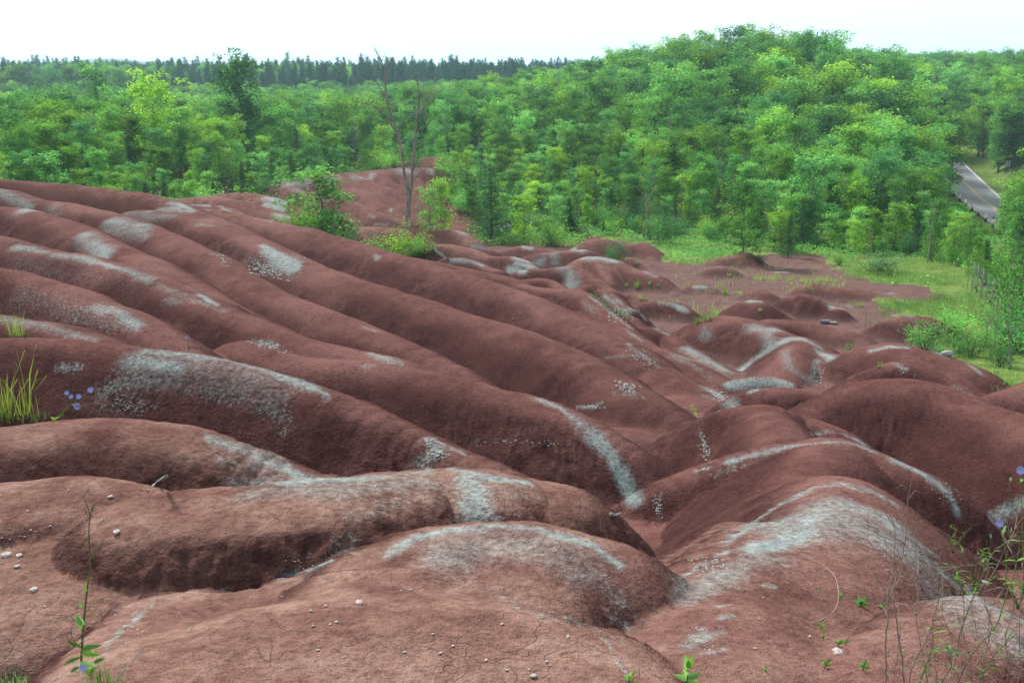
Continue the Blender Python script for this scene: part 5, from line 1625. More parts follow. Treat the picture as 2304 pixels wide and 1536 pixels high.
def box_mesh(name, sx_, sy_, sz_, mat, z0=0.0, bev=0.008):
    bm_ = bmesh.new()
    bmesh.ops.create_cube(bm_, size=1.0)
    bmesh.ops.scale(bm_, vec=(sx_, sy_, sz_), verts=bm_.verts)
    bmesh.ops.translate(bm_, vec=(0, 0, z0 + sz_ / 2), verts=bm_.verts)
    bmesh.ops.bevel(bm_, geom=bm_.edges[:], offset=bev, segments=1, affect='EDGES')
    me = bpy.data.meshes.new(name)
    bm_.to_mesh(me)
    bm_.free()
    me.materials.append(mat)
    return me


gp_low, gp_top = box_mesh('post', 0.20, 0.20, 0.50, M_BLACK, -0.1), box_mesh('white_cap', 0.206, 0.206, 0.40, M_WHITE, 0.40)
for i in range(14):
    y = 100 + i * 3.1
    p = road_at(y, -3.05)
    put('guard_post', f'{ORD[i]} black and white guard post counting up the road from its near end', 'guard post', (p[0], p[1], p[2]), [('post', gp_low), ('white_cap', gp_top)], 1.0, 0.2, 'guard posts along the road')
cab = [(np.array([road_at(y, -2.94, hgt_) for y in np.arange(100, 142, 3.1)]), np.full(len(np.arange(100, 142, 3.1)), 0.025)) for hgt_ in (0.42, 0.62)]
single('guard_cable', 'twin steel cable strung along the guard posts', 'guard cable', mesh_np('guard_cable', *tubes(cab, 5), M_GALV))
p = road_at(143, 6.2)
sg = put('road_sign', 'small white rectangular sign on the grass bank beyond the road', 'road sign', (p[0], p[1], ground(p[0], p[1]) + EYE), [('sign_post', box_mesh('sign_post', 0.08, 0.08, 1.7, M_GALV, -0.2)), ('panel', box_mesh('panel', 0.62, 0.03, 0.85, M_WHITE, 0.75))])
sg.children[1].location = (0, -0.06, 0)
p = road_at(122, 5.0)
put('marker_post', 'short white and dark marker post beside the road at the right edge', 'marker post', (p[0], p[1], ground(p[0], p[1]) + EYE), [('post', box_mesh('marker_body', 0.30, 0.10, 0.95, M_WHITE, -0.1)), ('reflector', box_mesh('reflector', 0.306, 0.106, 0.28, M_BLACK, 0.45))])

fa, fb = hit(2242, 708), hit(2186, 652)
fe = bpy.data.objects.new('wire_fence', None)
COL.objects.link(fe)
fe.location = (fa[0], fa[1], ground(fa[0], fa[1]) + EYE)
fe['label'] = 'low grey wire mesh fence along the right side of the meadow'
fe['category'] = 'fence'
nf_ = 6
pm = mesh_np('fence_post', *tubes([(np.array([[0, 0, -0.2], [0, 0, 0.5], [0, 0, 1.15]]), [0.022, 0.022, 0.020])], 8), M_GALV)
tops = []
for i in range(nf_):
    u = i / (nf_ - 1)
    x, y = fa[0] * (1 - u) + fb[0] * u, fa[1] * (1 - u) + fb[1] * u
    z = ground(x, y) + EYE
    o = bpy.data.objects.new('fence_post', pm)
    COL.objects.link(o)
    o.parent = fe
    o.location = Vector((x, y, z)) - fe.location
    tops.append(np.array([x, y, z]) - np.array(fe.location))
tops = np.array(tops)
wires = []
for hgt_ in np.linspace(0.06, 1.05, 12):
    wires.append((tops + [0, 0, hgt_], np.full(nf_, 0.004)))
for i in range(nf_ - 1):
    for t_ in np.linspace(0.1, 0.9, 6):
        q_ = tops[i] * (1 - t_) + tops[i + 1] * t_
        wires.append((np.array([q_ + [0, 0, 0.06], q_ + [0, 0, 1.05]]), [0.003, 0.003]))
o = bpy.data.objects.new('wire_mesh', mesh_np('wire_mesh', *tubes(wires, 3), M_GALV))
COL.objects.link(o)
o.parent = fe


# ------------------------------------------------------------------ grass and undergrowth
def blades(X_, Y_, Zb, hgt_, per, spread, rng, tint0, thin=1.0):
    """per blades in each tuft: bent strips of two quads"""
    n = len(X_) * per
    cx_, cy_, cz_ = (np.repeat(v, per) for v in (X_, Y_, Zb))
    hh = np.repeat(hgt_, per) * rng.uniform(0.5, 1.15, n)
    a = rng.uniform(0, 2 * math.pi, n)
    r_ = rng.uniform(0, 1, n) ** 0.5 * spread
    bx, by = cx_ + np.cos(a) * r_, cy_ + np.sin(a) * r_
    lean = rng.uniform(0.05, 0.55, n) * hh
    la = a + rng.normal(size=n) * 0.6
    dx, dy = np.cos(la) * lean, np.sin(la) * lean
    w = thin * np.clip(hh * 0.022, 0.003, 0.012) * rng.uniform(0.7, 1.4, n)
    va = rng.uniform(0, 2 * math.pi, n)
    sx_, sy_ = np.cos(va) * w, np.sin(va) * w
    b0 = np.stack([bx - sx_, by - sy_, cz_], 1)
    b1 = np.stack([bx + sx_, by + sy_, cz_], 1)
    m0 = np.stack([bx + dx * .35 - sx_ * .8, by + dy * .35 - sy_ * .8, cz_ + hh * .55], 1)
    m1 = np.stack([bx + dx * .35 + sx_ * .8, by + dy * .35 + sy_ * .8, cz_ + hh * .55], 1)
    t = np.stack([bx + dx, by + dy, cz_ + hh * 0.95], 1)
    t1 = t + np.stack([sx_ * .1, sy_ * .1, hh * .02], 1)
    VV = np.stack([b0, b1, m1, m0, t1, t], 1).reshape(-1, 3)
    base = np.arange(n)[:, None] * 6
    QQ = np.concatenate([base + np.array([0, 1, 2, 3]), base + np.array([3, 2, 4, 5])])
    tt = np.repeat(np.clip(np.repeat(tint0, per) + rng.normal(size=n) * 0.16, 0, 1), 6)
    return VV, QQ, tt


def fill(polys, dens, rng):
    out_ = []
    for poly in polys:
        pp = np.array(poly)
        lo, hi = pp.min(0), pp.max(0)
        n = int((hi[0] - lo[0]) * (hi[1] - lo[1]) * dens)
        P = rng.uniform(lo, hi, (n, 2))
        out_.append(P[inside(poly, P[:, 0], P[:, 1])])
    return np.vstack(out_)


gr = np.random.RandomState(5)
P = fill([GRASS_OUT, STRIP_OUT, STRIP2_OUT], 26, gr)
extra = [floor_hit(*p) for p in [(1690, 628), (1740, 622), (1880, 632), (1870, 645), (1700, 636)]]
flat = [floor_hit(*p) for p in [(1440, 690), (1520, 620), (1640, 600), (1760, 600), (1890, 610), (1900, 680), (1990, 700), (2050, 740), (1960, 760), (1800, 700), (1620, 715), (1500, 740)]]
P = np.vstack([P, fill([extra], 14, gr), fill([flat], 2.2, gr)])
dn = fbm(P[:, 0] / 1.8, P[:, 1] / 1.8, N2, 3)
P = P[dn > -0.22]
dn = fbm(P[:, 0] / 1.8, P[:, 1] / 1.8, N2, 3)
hg = 0.13 + 0.22 * np.clip(dn + 0.25, 0, 0.6) + gr.uniform(0, 0.10, len(P))
VV, QQ, TT = blades(P[:, 0], P[:, 1], ground_np(P[:, 0], P[:, 1]) + EYE - 0.02, hg, 7, 0.14, gr, 0.5 + 0.8 * fbm(P[:, 0] / 3.1 + 9, P[:, 1] / 3.1, N1, 2))
go_ = bpy.data.objects.new('grass', mesh_np('grass', VV, QQ, M_GRASS, TT, False))
COL.objects.link(go_)
go_['kind'] = 'stuff'
go_['label'] = 'rough yellow-green grass of the meadow and wood edge'

# low leafy undergrowth under the wood's edge
P = np.stack([gr.uniform(-50, 45, 60000), gr.uniform(40, 105, 60000)], 1)
P = P[(np.abs(P[:, 0]) < 0.6 * P[:, 1]) & ~inside(CLAY_OUT, P[:, 0], P[:, 1]) & ~inside(GRASS_OUT, P[:, 0], P[:, 1])]
ed = edge_dist(P[:, 0], P[:, 1])
P = P[(ed < 9 + 12 * (P[:, 0] > 30)) & (np.abs(P[:, 0] - np.interp(P[:, 1], ROAD_Y, ROAD_X)) > 4.5)][:14000]
ed = fbm(P[:, 0] / 2.0, P[:, 1] / 2.0, N3, 3)
hh = 0.12 + 0.55 * np.clip(ed + 0.35, 0.02, 1)
n = len(P)
C = np.stack([P[:, 0], P[:, 1], ground_np(P[:, 0], P[:, 1]) + EYE], 1).repeat(5, 0) + gr.normal(size=(n * 5, 3)) * np.array([.22, .22, .02]) + np.stack([np.zeros(n * 5), np.zeros(n * 5), gr.uniform(0.05, 1, n * 5) * hh.repeat(5)], 1)
VV, QQ, TT = leaves(C, 0.15, 0.7, 0.6, gr, np.clip(0.45 + 0.5 * ed.repeat(5) + gr.normal(size=n * 5) * .15, 0, 1))
uo = bpy.data.objects.new('undergrowth', mesh_np('undergrowth', VV, QQ, M_SHRUB, TT, False))
COL.objects.link(uo)
uo['kind'] = 'stuff'
uo['label'] = 'low leafy undergrowth along the foot of the wood'

TUFT = []
for sd_ in range(3):
    g_ = np.random.RandomState(80 + sd_)
    VV, QQ, TT = blades(np.zeros(1), np.zeros(1), np.zeros(1), np.array([0.42]), 60, 0.13, g_, np.array([0.55]))
    TUFT.append(mesh_np('blades', VV, QQ, M_GRASS, TT, False))
for i, (px, py, s_, lab) in enumerate([(1632, 663, 1.0, 'straw-topped grass tuft alone on the clay flat'), (1665, 662, .6, 'small dark tuft right of the straw-topped one'), (1432, 646, 1.1, 'upright green tuft at the foot of the grassy mound'), (1410, 645, .7, 'short tuft left of the upright green one'), (1460, 640, .6, 'thin tuft right of the upright green one'),
                                      (1590, 722, 1.1, 'tall wispy yellow tuft on the gully bank'), (1570, 728, .9, 'wispy tuft beside the tall yellow one'), (1610, 712, .8, 'sparse tuft behind the tall yellow one'), (1432, 595, .8, 'bright tuft on the clay saddle'), (1935, 690, .8, 'grass tuft at the end of the red mounds'), (1985, 704, .7, 'lone tuft before the pale mound'),
                                      (1440, 673, .7, 'tuft on the small red knoll'), (1455, 676, .5, 'yellow tuft beside the knoll'), (1780, 640, .6, 'tuft below the peaked mound'), (1640, 620, .5, 'weed with white flower heads on the flat'), (1480, 645, .5, 'low tuft in the shade of the grassy mound'), (1710, 700, .5, 'small weed on the flat behind the ridge')]):
    p = hit(px, py)
    o = single('grass_tuft', lab, 'grass tuft', TUFT[i % 3], (p[0], p[1], p[2] + EYE - 0.01), 'grass tufts on the clay flat')
    o.scale = (s_ * .7, s_ * .7, s_ * .62)
    o.rotation_euler = (0, 0, rs.uniform(0, 6))
# ------------------------------------------------------------------ plants of the foreground
fm_, ft_, fn_, fl_ = new_mat('chicory_petal')
b = fn_['Principled BSDF']
b.inputs['Base Color'].default_value = (0.20, 0.22, 0.46, 1)
b.inputs['Roughness'].default_value = 0.7
M_PETAL = fm_


def curve_world(points, Ys):
    """photo points with their distances -> smooth world polyline"""
    if np.ndim(Ys) == 0:
        Ys = [Ys] * len(points)
    elif len(Ys) == 2:
        Ys = np.linspace(Ys[0], Ys[1], len(points))
    return catmull(np.array([W(px, py, y) for (px, py), y in zip(points, Ys)]), 5)


def leaf_blade(base, d, up, L, w, bend=0.25, notch=0.0, n=5):
    """one broad leaf, folded along its midrib: verts and quads"""
    d = d / (np.linalg.norm(d) + 1e-9)
    s = np.cross(d, up)
    s /= np.linalg.norm(s) + 1e-9
    u = np.cross(s, d)
    VV, QQ = [], []
    for i in range(n + 1):
        t = i / n
        c = base + d * L * t + u * L * bend * (t - t * t * 1.6)
        ww = w * (math.sin(math.pi * (0.08 + 0.9 * t) ** 0.8)) * (1 - notch * (i % 2)) * 0.5
        VV += [c - s * ww + u * ww * 0.35, c, c + s * ww + u * ww * 0.35]
        if i:
            k = 3 * (i - 1)
            QQ += [[k, k + 1, k + 4, k + 3], [k + 1, k + 2, k + 5, k + 4]]
    return np.array(VV), np.array(QQ)


def join(parts_):
    VV, QQ, o = [], [], 0
    for v, q_ in parts_:
        VV.append(v)
        QQ.append(q_ + o)
        o += len(v)
    return np.vstack(VV), np.vstack(QQ)


def flower_mesh(c, r, facing, rng):
    """chicory head: a ring of strap petals"""
    f = facing / np.linalg.norm(facing)
    a = np.cross(f, [0.3, 0.2, 1.0])
    a /= np.linalg.norm(a)
    b_ = np.cross(f, a)
    L = []
    for i in range(14):
        th = i / 14 * 2 * math.pi + rng.normal() * 0.08
        d = a * math.cos(th) + b_ * math.sin(th) + f * 0.25
        L.append(leaf_blade(c, d, f, r * rng.uniform(0.85, 1.1), r * 0.36, 0.05, 0, 3))
    return join(L)


def plant(name, label, cat, base, stems, lvs, flowers, mat_stem=None, mat_leaf=None, group=None, sides=5):
    e = bpy.data.objects.new(name, None)
    COL.objects.link(e)
    e.location = base
    e['label'], e['category'] = label, cat
    if group:
        e['group'] = group
    b0 = np.array(base)
    for P, r in stems:
        v, q_ = tubes([(P - b0, r)], sides)
        o = bpy.data.objects.new('stem', mesh_np('stem', v, q_, mat_stem or M_STEM))
        COL.objects.link(o)
        o.parent = e
    for v, q_ in lvs:
        o = bpy.data.objects.new('leaf', mesh_np('leaf', v - b0, q_, mat_leaf or M_WEED, np.full(len(v), rs.uniform(0.25, 0.8))))
        COL.objects.link(o)
        o.parent = e
    for v, q_ in flowers:
        o = bpy.data.objects.new('flower', mesh_np('flower', v - b0, q_, M_PETAL))
        COL.objects.link(o)
        o.parent = e
    return e


def taper(P, a, b_):
    return np.linspace(a, b_, len(P))


UPV = np.array([0, 0, 1.0])


def lf(px, py, Y, dx, dy, L, w, dz=0.0, notch=0.0, bend=0.2):
    """a leaf at a photo point; dx, dy: its direction in the picture (px, up positive), L, w in metres"""
    L, w = L * 0.72, w * 0.66
    d = np.array([dx, dz, dy], float)
    return leaf_blade(W(px, py, Y), d, UPV * 0.7 + np.array([0, -0.7, 0.0]), L, w, bend, notch)


fr = np.random.RandomState(3)
M_DARKWOOD = bark_mat('dark_wood', (0.012, 0.010, 0.009), (0.04, 0.033, 0.028), 40)
# tall chicory at the lower left
CY = 2.62
S = [curve_world([(178, 1560), (182, 1500), (185, 1440), (190, 1380), (196, 1325), (202, 1285), (201, 1240), (200, 1190), (203, 1160), (209, 1135)], [CY + .02, CY])]
tops = [curve_world([(203, 1165), (197, 1140), (191, 1125), (190, 1112), (200, 1098)], CY), curve_world([(202, 1262), (212, 1245), (222, 1232), (231, 1218)], [CY, CY - .05]), curve_world([(206, 1150), (212, 1140), (216, 1128)], CY), curve_world([(190, 1380), (200, 1368), (204, 1352)], CY), curve_world([(186, 1440), (170, 1455), (155, 1440), (150, 1425)], [CY, CY - .08])]
stems = [(S[0], taper(S[0], .0042, .0014))] + [(t, taper(t, .0016, .0009)) for t in tops]
lvs = [lf(188, 1405, CY, -18, 26, .055, .03, -.3, .15), lf(184, 1412, CY, -8, 30, .06, .025, .2, .15), lf(183, 1365, CY, -4, 20, .028, .014), lf(200, 1302, CY, 18, 10, .02, .01), lf(196, 1328, CY, -20, 8, .02, .012), lf(194, 1322, CY, -10, 18, .018, .01),
       lf(183, 1462, CY, 45, 14, .085, .03, -.2, .25), lf(184, 1470, CY, 40, -2, .075, .028, -.2, .25), lf(182, 1478, CY, -52, -22, .09, .022, -.1, .3), lf(180, 1490, CY, 36, -10, .07, .03, -.3, .25), lf(182, 1455, CY, -30, 16, .06, .02, .2, .25), lf(186, 1500, CY, 22, -24, .06, .022, -.4, .2), lf(178, 1500, CY, -18, -10, .05, .02, -.4, .2), lf(206, 1480, CY, 14, 22, .05, .022, -.1), lf(212, 1490, CY, 26, 12, .05, .02, -.1)]
plant('chicory', 'tall spindly chicory with one blue flower low down, at the lower left', 'chicory', W(178, 1560, CY), stems, lvs, [flower_mesh(W(187, 1502, CY - .04), .014, np.array([0.1, -0.8, 0.5]), fr)])
# chicory leaning over the dome on the left
CY = 5.5
S = [curve_world([(116, 948), (135, 935), (155, 915), (172, 902), (190, 888), (206, 876)], [CY + .05, CY]), curve_world([(158, 913), (158, 900), (154, 888), (153, 866)], CY), curve_world([(160, 910), (178, 913), (200, 910), (220, 900)], [CY, CY - .1]), curve_world([(172, 902), (175, 893), (170, 884)], CY)]
plant('chicory', 'leaning chicory with five blue flowers on the left grassy clay lip', 'chicory', W(116, 948, CY + .05), [(p, taper(p, .005, .0016)) for p in S],
      [lf(122, 942, CY, 12, 4, .05, .02), lf(125, 944, CY, -10, 6, .05, .02), lf(135, 936, CY, 10, 2, .04, .012)], [flower_mesh(W(px, py, CY - .02), r, np.array([0.2, -0.8, 0.4]), fr) for px, py, r in [(204, 877, .02), (150, 884, .016), (160, 892, .016), (177, 892, .018), (174, 914, .024)]])
CY = 8.9
S = [curve_world([(424, 790), (424, 775), (421, 760)], CY), curve_world([(424, 784), (432, 778), (440, 776)], CY)]
plant('chicory', 'tiny chicory sprig with a single flower on the crest of the wide ridge', 'chicory', W(424, 790, CY), [(p, taper(p, .004, .002)) for p in S], [lf(424, 787, CY, -10, 5, .04, .015)], [flower_mesh(W(420, 759, CY), .02, np.array([0, -1, 0.3]), fr)])


def clump(name, label, px0, px1, py, hpx, n, seed, mat=None, lean=0.3):
    """a clump of grass blades standing where the photo shows it"""
    g_ = np.random.RandomState(seed)
    pts = [hit(g_.uniform(px0, px1), py + g_.uniform(-6, 8)) for _ in range(n)]
    pts = np.array(pts)
    rng_ = np.hypot(pts[:, 0], pts[:, 1])
    pts = pts[np.abs(rng_ - np.median(rng_)) < 0.8]
    h = hpx * np.median(rng_) / 2261.0
    VV, QQ, TT = blades(pts[:, 0], pts[:, 1], pts[:, 2] + EYE - 0.01, g_.uniform(0.45, 1.2, len(pts)) * h, 5, 0.03, g_, np.full(len(pts), 0.45), 0.4)
    b0 = np.array([pts[:, 0].mean(), pts[:, 1].mean(), pts[:, 2].mean() + EYE])
    o = single(name, label, 'grass', mesh_np(name, VV - b0, QQ, mat or M_GRASS, TT, False), b0, 'grass clumps on the near clay')
    return o


clump('grass_clump', 'thick green grass clump at the left edge beside the leaning chicory', 0, 60, 945, 42, 11, 1)
clump('grass_clump', 'shorter grass clump between the edge clump and the leaning chicory', 50, 112, 948, 32, 12, 2)
clump('grass_clump', 'sparse tall seed-head grass behind the left clumps', 0, 90, 935, 120, 12, 3)
clump('grass_clump', 'fine grass sprig on the smooth crest at the far left edge', 22, 50, 757, 62, 16, 4)
clump('grass_clump', 'dry mixed grass at the bottom of the picture by the tall chicory', 215, 260, 1545, 60, 22, 5)
clump('grass_clump', 'low weeds in the bottom left corner', 0, 60, 1540, 40, 26, 6, M_WEED)


def twig(name, label, pts, Y, w0, w1, mat=None, cat='twig'):
    P = curve_world(pts, Y)
    b0 = P.mean(0)
    return single(name, label, cat, mesh_np(name, *tubes([(P - b0, taper(P, w0, w1))], 6), mat or M_TWIG), b0)


pa, pb = hit(332, 1106), hit(372, 1082)
P = np.array([pa + [0, 0, EYE + .004], (pa + pb) / 2 + [0, 0, EYE + .02], W(375, 1071, 4.4)])
b0 = P.mean(0)
single('stick', 'pale weathered stick lying across the clay crack', 'stick', mesh_np('stick', *tubes([(catmull(P - b0, 4), np.linspace(.006, .009, 9))], 7), M_PALE), b0)
twig('dry_stalk', 'bleached dry grass stalk slanting up from the bottom edge', [(250, 1540), (285, 1500), (310, 1472), (330, 1458)], [2.5, 2.62], .0018, .0008, M_PALE, 'stalk')
twig('dry_stalk', 'short dry stalk left of the bleached one', [(262, 1545), (268, 1490), (284, 1468)], [2.5, 2.6], .0014, .0007, M_PALE, 'stalk')
twig('vine', 'long arching dry vine curled over the near right ridge', [(1686, 1308), (1736, 1266), (1789, 1253), (1836, 1262), (1874, 1290), (1886, 1324), (1883, 1362), (1863, 1386), (1828, 1401), (1803, 1406)], [4.1, 4.3, 4.35, 4.3, 4.1, 3.75, 3.62, 3.55, 3.52, 3.5], .0012, .0026, M_TWIG, 'vine')
twig('twig', 'thin pale twig standing in the left bench pebbles', [(14, 1320), (18, 1290), (30, 1268)], [3.6, 3.65], .0012, .0007, M_PALE)
twig('dry_stalk', 'dry straw caught in the gully between plateau and ridge', [(1380, 1432), (1398, 1448), (1406, 1466), (1400, 1488)], [2.95, 2.85], .0012, .0008, M_PALE, 'stalk')
for (a, b_, lab) in [((1374, 1168), (1396, 1166), 'pale stick on the floor of the deep gully'), ((975, 562), (1008, 586), 'dark fallen branch below the forked dead tree'), ((1530, 590), (1580, 583), 'bleached pole lying at the grass edge')]:
    p0, p1 = hit(*a), hit(*b_)
    P = np.array([p0 + [0, 0, EYE + .03], (p0 + p1) / 2, p1 + [0, 0, EYE + .03]])
    P[1, 2] = max(P[1, 2] + EYE, ground(P[1, 0], P[1, 1]) + EYE + .02)
    b0 = P.mean(0)
    w_ = 0.0022 * np.hypot(b0[0], b0[1])
    single('fallen_branch', lab, 'branch', mesh_np('fallen_branch', *tubes([(catmull(P - b0, 4), np.linspace(w_, w_ * .5, 9))], 6), M_DARKWOOD if 'dark' in lab else M_PALE), b0)

# the tangle of stems at the lower right
BARE = [([(1993, 1560), (1993, 1500), (1993, 1441), (1998, 1387), (1997, 1341), (2009, 1291), (2012, 1240), (2013, 1191), (2006, 1164), (1985, 1130)], 2.72, .0030, .0008),
        ([(2036, 1560), (2031, 1500), (2023, 1441), (2013, 1374), (2010, 1324), (2029, 1257), (2039, 1191), (2043, 1124), (2049, 1084), (2038, 1070)], 2.78, .0030, .0008),
        ([(2040, 1560), (2052, 1505), (2076, 1451), (2100, 1390), (2112, 1350), (2110, 1300), (2118, 1240)], 2.70, .0026, .0007),
        ([(2090, 1560), (2080, 1490), (2062, 1400), (2064, 1330), (2060, 1250), (2062, 1190)], 2.80, .0018, .0006),
        ([(1954, 1150), (1955, 1190), (1990, 1210), (1996, 1260)], 3.4, .0010, .0006),
        ([(2125, 1560), (2150, 1480), (2168, 1400), (2166, 1340), (2145, 1300)], 2.76, .0020, .0007)]
for bx_, tx_, ty_, Y_ in [(2012, 2075, 1330, 2.8), (2070, 2150, 1270, 2.75), (2105, 2060, 1350, 2.85), (2165, 2225, 1230, 2.8), (2188, 2150, 1350, 2.72), (2212, 2290, 1180, 2.85), (2238, 2200, 1290, 2.8), (2262, 2304, 1240, 2.75), (2290, 2262, 1150, 2.9), (2140, 2105, 1300, 2.9)]:
    mid = [(bx_ + (tx_ - bx_) * u ** 1.6 + fr.normal() * 9 * (0 < u < 1), 1560 + (ty_ - 1560) * u) for u in np.linspace(0, 1, 6)]
    BARE.append((mid, Y_, fr.uniform(.0012, .0022), .0005))
BARE.sort(key=lambda b_: b_[0][0][0])
for i, (pts, Y, a, b_) in enumerate(BARE):
    P = curve_world(pts, Y)
    P[1:] += fr.normal(size=(len(P) - 1, 3)) * .0012
    side = []
    for k in range(9):
        j = fr.randint(3, len(P) - 1)
        L = fr.uniform(.03, .16)
        d = np.array([fr.normal() * .8, fr.normal() * .5, fr.uniform(-.1, 1.0)])
        d /= np.linalg.norm(d)
        Q = np.array([P[j], P[j] + d * L * .5 + [0, 0, .006], P[j] + d * L + [0, 0, fr.uniform(-.03, .02)]])
        side.append((catmull(Q, 3), np.linspace(.0011, .0005, 7)))
    e = plant('dry_weed', f'{ORD[i]} brown leafless weed stem from the left in the lower right tangle', 'dry weed', P[0], [(P, taper(P, a, b_))], [], [], M_TWIG, None, 'dry weeds in the lower right tangle', 6)
    o = bpy.data.objects.new('twigs', mesh_np('twigs', *tubes([(p - P[0], r) for p, r in side], 4), M_TWIG))
    COL.objects.link(o)
    o.parent = e

GREEN = [([(2146, 1560), (2170, 1500), (2199, 1454), (2239, 1411), (2258, 1360), (2269, 1324), (2286, 1274), (2293, 1211), (2279, 1151), (2266, 1101)], 2.85, 'taller green chicory stem crossing the lower right corner', [], 10),
         ([(2156, 1440), (2169, 1397), (2189, 1344), (2212, 1290), (2236, 1241), (2266, 1217)], 3.0, 'green branching weed leaning right over the pale clay', [], 12),
         ([(2304, 1330), (2303, 1250), (2299, 1160), (2297, 1065)], 3.3, 'chicory with a blue flower at the extreme right edge', [(2296, 1058)], 4),
         ([(2262, 1330), (2264, 1260), (2256, 1210), (2248, 1185)], 3.4, 'chicory with a drooping blue flower left of the edge one', [(2248, 1177)], 5),
         ([(2060, 1560), (2075, 1520), (2090, 1480), (2100, 1440), (2094, 1405)], 2.7, 'bushy green weed low in the tangle', [], 16),
         ([(2110, 1570), (2120, 1530), (2140, 1500), (2136, 1460)], 2.68, 'bright leafy weed at the bottom right of the tangle', [], 18),
         ([(2190, 1560), (2215, 1510), (2240, 1470), (2280, 1430)], 2.8, 'sprawling green weed towards the right corner', [], 14)]
for i, (pts, Y, lab, fls, nl) in enumerate(GREEN):
    P = curve_world(pts, [Y, Y + .05])
    stems = [(P, taper(P, .0026, .0009))]
    lvs = []
    for k in range(nl):
        j = fr.randint(1, len(P))
        d = np.array([fr.normal(), fr.normal() * .6 - .2, fr.uniform(-.1, .9)])
        if fr.uniform() < .4:
            d /= np.linalg.norm(d)
            L = fr.uniform(.04, .11)
            Q = catmull(np.array([P[j], P[j] + d * L * .5, P[j] + d * L + [0, 0, .01]]), 3)
            stems.append((Q, taper(Q, .0011, .0006)))
            lvs.append(leaf_blade(Q[-1], d, UPV, fr.uniform(.014, .026), .007, .15))
        else:
            lvs.append(leaf_blade(P[j], d, UPV, fr.uniform(.018, .05), fr.uniform(.006, .013), .2, .2))
    plant('chicory' if fls or i == 0 else 'weed', lab, 'chicory' if fls or i == 0 else 'weed', P[0], stems, lvs, [flower_mesh(W(px, py, Y), .018, np.array([-.2, -.8, .4]), fr) for px, py in fls], None, M_DULL if i % 2 else M_WEED)
# leafy clump behind the near ridge's right flank
for (px, py, Y, n, hm_, lab) in [(2188, 1290, 4.6, 30, .20, 'upright leafy weed clump behind the near right ridge'), (2206, 1240, 5.0, 22, .22, 'thinner weed clump above the leafy one'), (2296, 1330, 3.7, 16, .12, 'pale leaved weed at the right edge'), (2150, 1190, 5.6, 14, .16, 'greyish weed in the dip behind the ridge')]:
    b0 = W(px, py, Y)
    b0[2] = ground(b0[0], b0[1]) + EYE
    stems, lvs = [], []
    for k in range(5):
        d = np.array([fr.normal() * .25, fr.normal() * .2, 1.0])
        Q = catmull(np.array([b0, b0 + d * hm_ * .6, b0 + d * hm_ * 1.1 + [fr.normal() * .03, 0, 0]]), 4)
        stems.append((Q, taper(Q, .003, .001)))
        for m in range(n // 5):
            j = fr.randint(1, len(Q))
            dd = np.array([fr.normal(), fr.normal(), fr.uniform(.2, 1.2)])
            lvs.append(leaf_blade(Q[j], dd, UPV, fr.uniform(.025, .06), fr.uniform(.008, .015), .2, .15))
    plant('weed', lab, 'weed', b0, stems, lvs, [])


def seedling(px, py, spec, lab, stem_h=0.0):
    p = hit(px, py)
    b0 = p + [0, 0, EYE]
    lvs, stems = [], []
    top = b0 + [0, 0, stem_h]
    if stem_h:
        Q = np.array([b0 - [0, 0, .01], (b0 + top) / 2, top])
        stems.append((Q, np.array([.0025, .002, .0012])))
    for (dx, dz, L, w, lift) in spec:
        lvs.append(leaf_blade(b0 + (top - b0) * lift, np.array([dx, fr.normal() * .25 - .1, dz]), UPV * .5 + np.array([0, -.8, 0]), L, w, .15))
    return plant('seedling', lab, 'seedling', b0, stems, lvs, [], None, M_WEED)


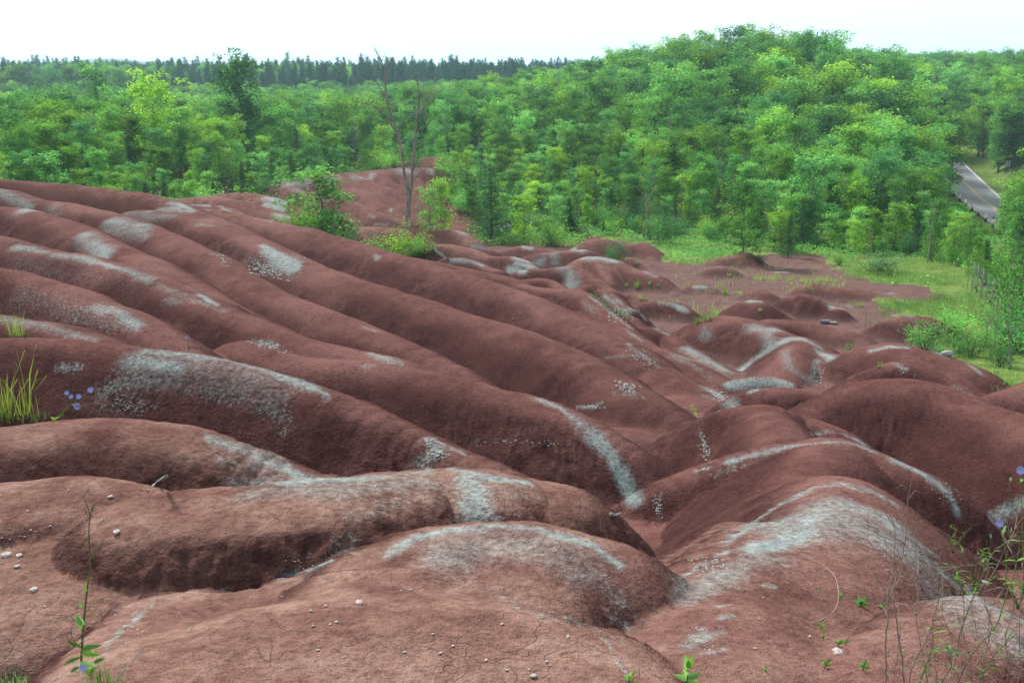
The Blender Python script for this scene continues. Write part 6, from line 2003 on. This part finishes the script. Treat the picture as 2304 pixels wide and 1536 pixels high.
seedling(1937, 1362, [(-1, .9, .042, .018, 0), (-.4, 1, .045, .02, .5), (.15, 1, .05, .018, 1), (.7, .9, .04, .014, .5), (1, .45, .035, .016, 0), (-.9, .3, .03, .012, 0)], 'broad-leaved bright seedling halfway up the near right ridge', .012)
seedling(1546, 1534, [(-1, .5, .05, .02, .2), (-.5, 1, .045, .02, .5), (.3, 1, .05, .022, 1), (.9, .4, .045, .02, .3), (-.2, 1, .05, .022, .9), (.9, -.1, .04, .018, .1), (-1, -.1, .04, .016, .1)], 'leafy seedling at the bottom edge by the gully mouth', .05)
for (px, py, sc_f, lab) in [(1848, 1415, .6, 'fine seedling above the pale oval stone'), (1852, 1440, .7, 'tallest of the fine seedlings on the ridge'), (1886, 1455, .7, 'seedling touching the pale oval stone'), (1902, 1450, .5, 'tiny sprout right of the pale oval stone'), (1856, 1502, .8, 'feathery seedling near the bottom of the ridge'), (1942, 1508, .9, 'seedling at the foot of the bare stems'),
                            (1840, 1337, .4, 'speck of a seedling inside the vine loop'), (1892, 1345, .5, 'small sprout beside the vine bend'), (1984, 1370, .7, 'sprout behind the first bare stem'), (1722, 1510, .4, 'minute sprout on the bare lower ridge'), (1415, 1534, .8, 'green sprout peeping at the bottom of the gully'), (205, 1520, .7, 'sprout next to the tall chicory')]:
    seedling(px, py, [(d, fr.uniform(.2, 1), .03 * sc_f, .011 * sc_f, fr.uniform(0, 1)) for d in (-1, -.5, .2, .8, 1)], lab, .03 * sc_f)

# creeping pale-leaved plant along the spur above the flat, and weeds in the gully
for (pts, n, s_, lab) in [([(1328, 664), (1345, 676), (1365, 694), (1395, 708), (1422, 718)], 170, .05, 'pale creeping plant trailing down the spur above the flat'), ([(1556, 918), (1566, 935), (1572, 950)], 40, .035, 'small green weed in the bend of the gully'), ([(1905, 790), (1912, 780), (1900, 795)], 40, .05, 'reddish weed growing on the saddle of the banded ridge'), ([(1975, 826), (1990, 818)], 26, .04, 'little weed on the crest left of the pale chips')]:
    C = []
    for _ in range(n):
        k = fr.randint(0, len(pts) - 1)
        u = fr.uniform()
        p = hit(pts[k][0] * (1 - u) + pts[k + 1][0] * u + fr.normal() * 3, pts[k][1] * (1 - u) + pts[k + 1][1] * u + fr.normal() * 2.5)
        C.append(p + [0, 0, EYE + abs(fr.normal()) * s_ * 1.6])
    C = np.array(C)
    C = C[np.abs(C[:, 1] - np.median(C[:, 1])) < 2.5]
    b0 = C.mean(0)
    v, q_, t_ = leaves(C - b0, s_, .6, .7, fr)
    single('creeping_plant' if 'creeping' in lab else 'weed', lab, 'plant', mesh_np('foliage', v, q_, M_DULL if 'creeping' in lab else M_WEED, t_, False), b0)
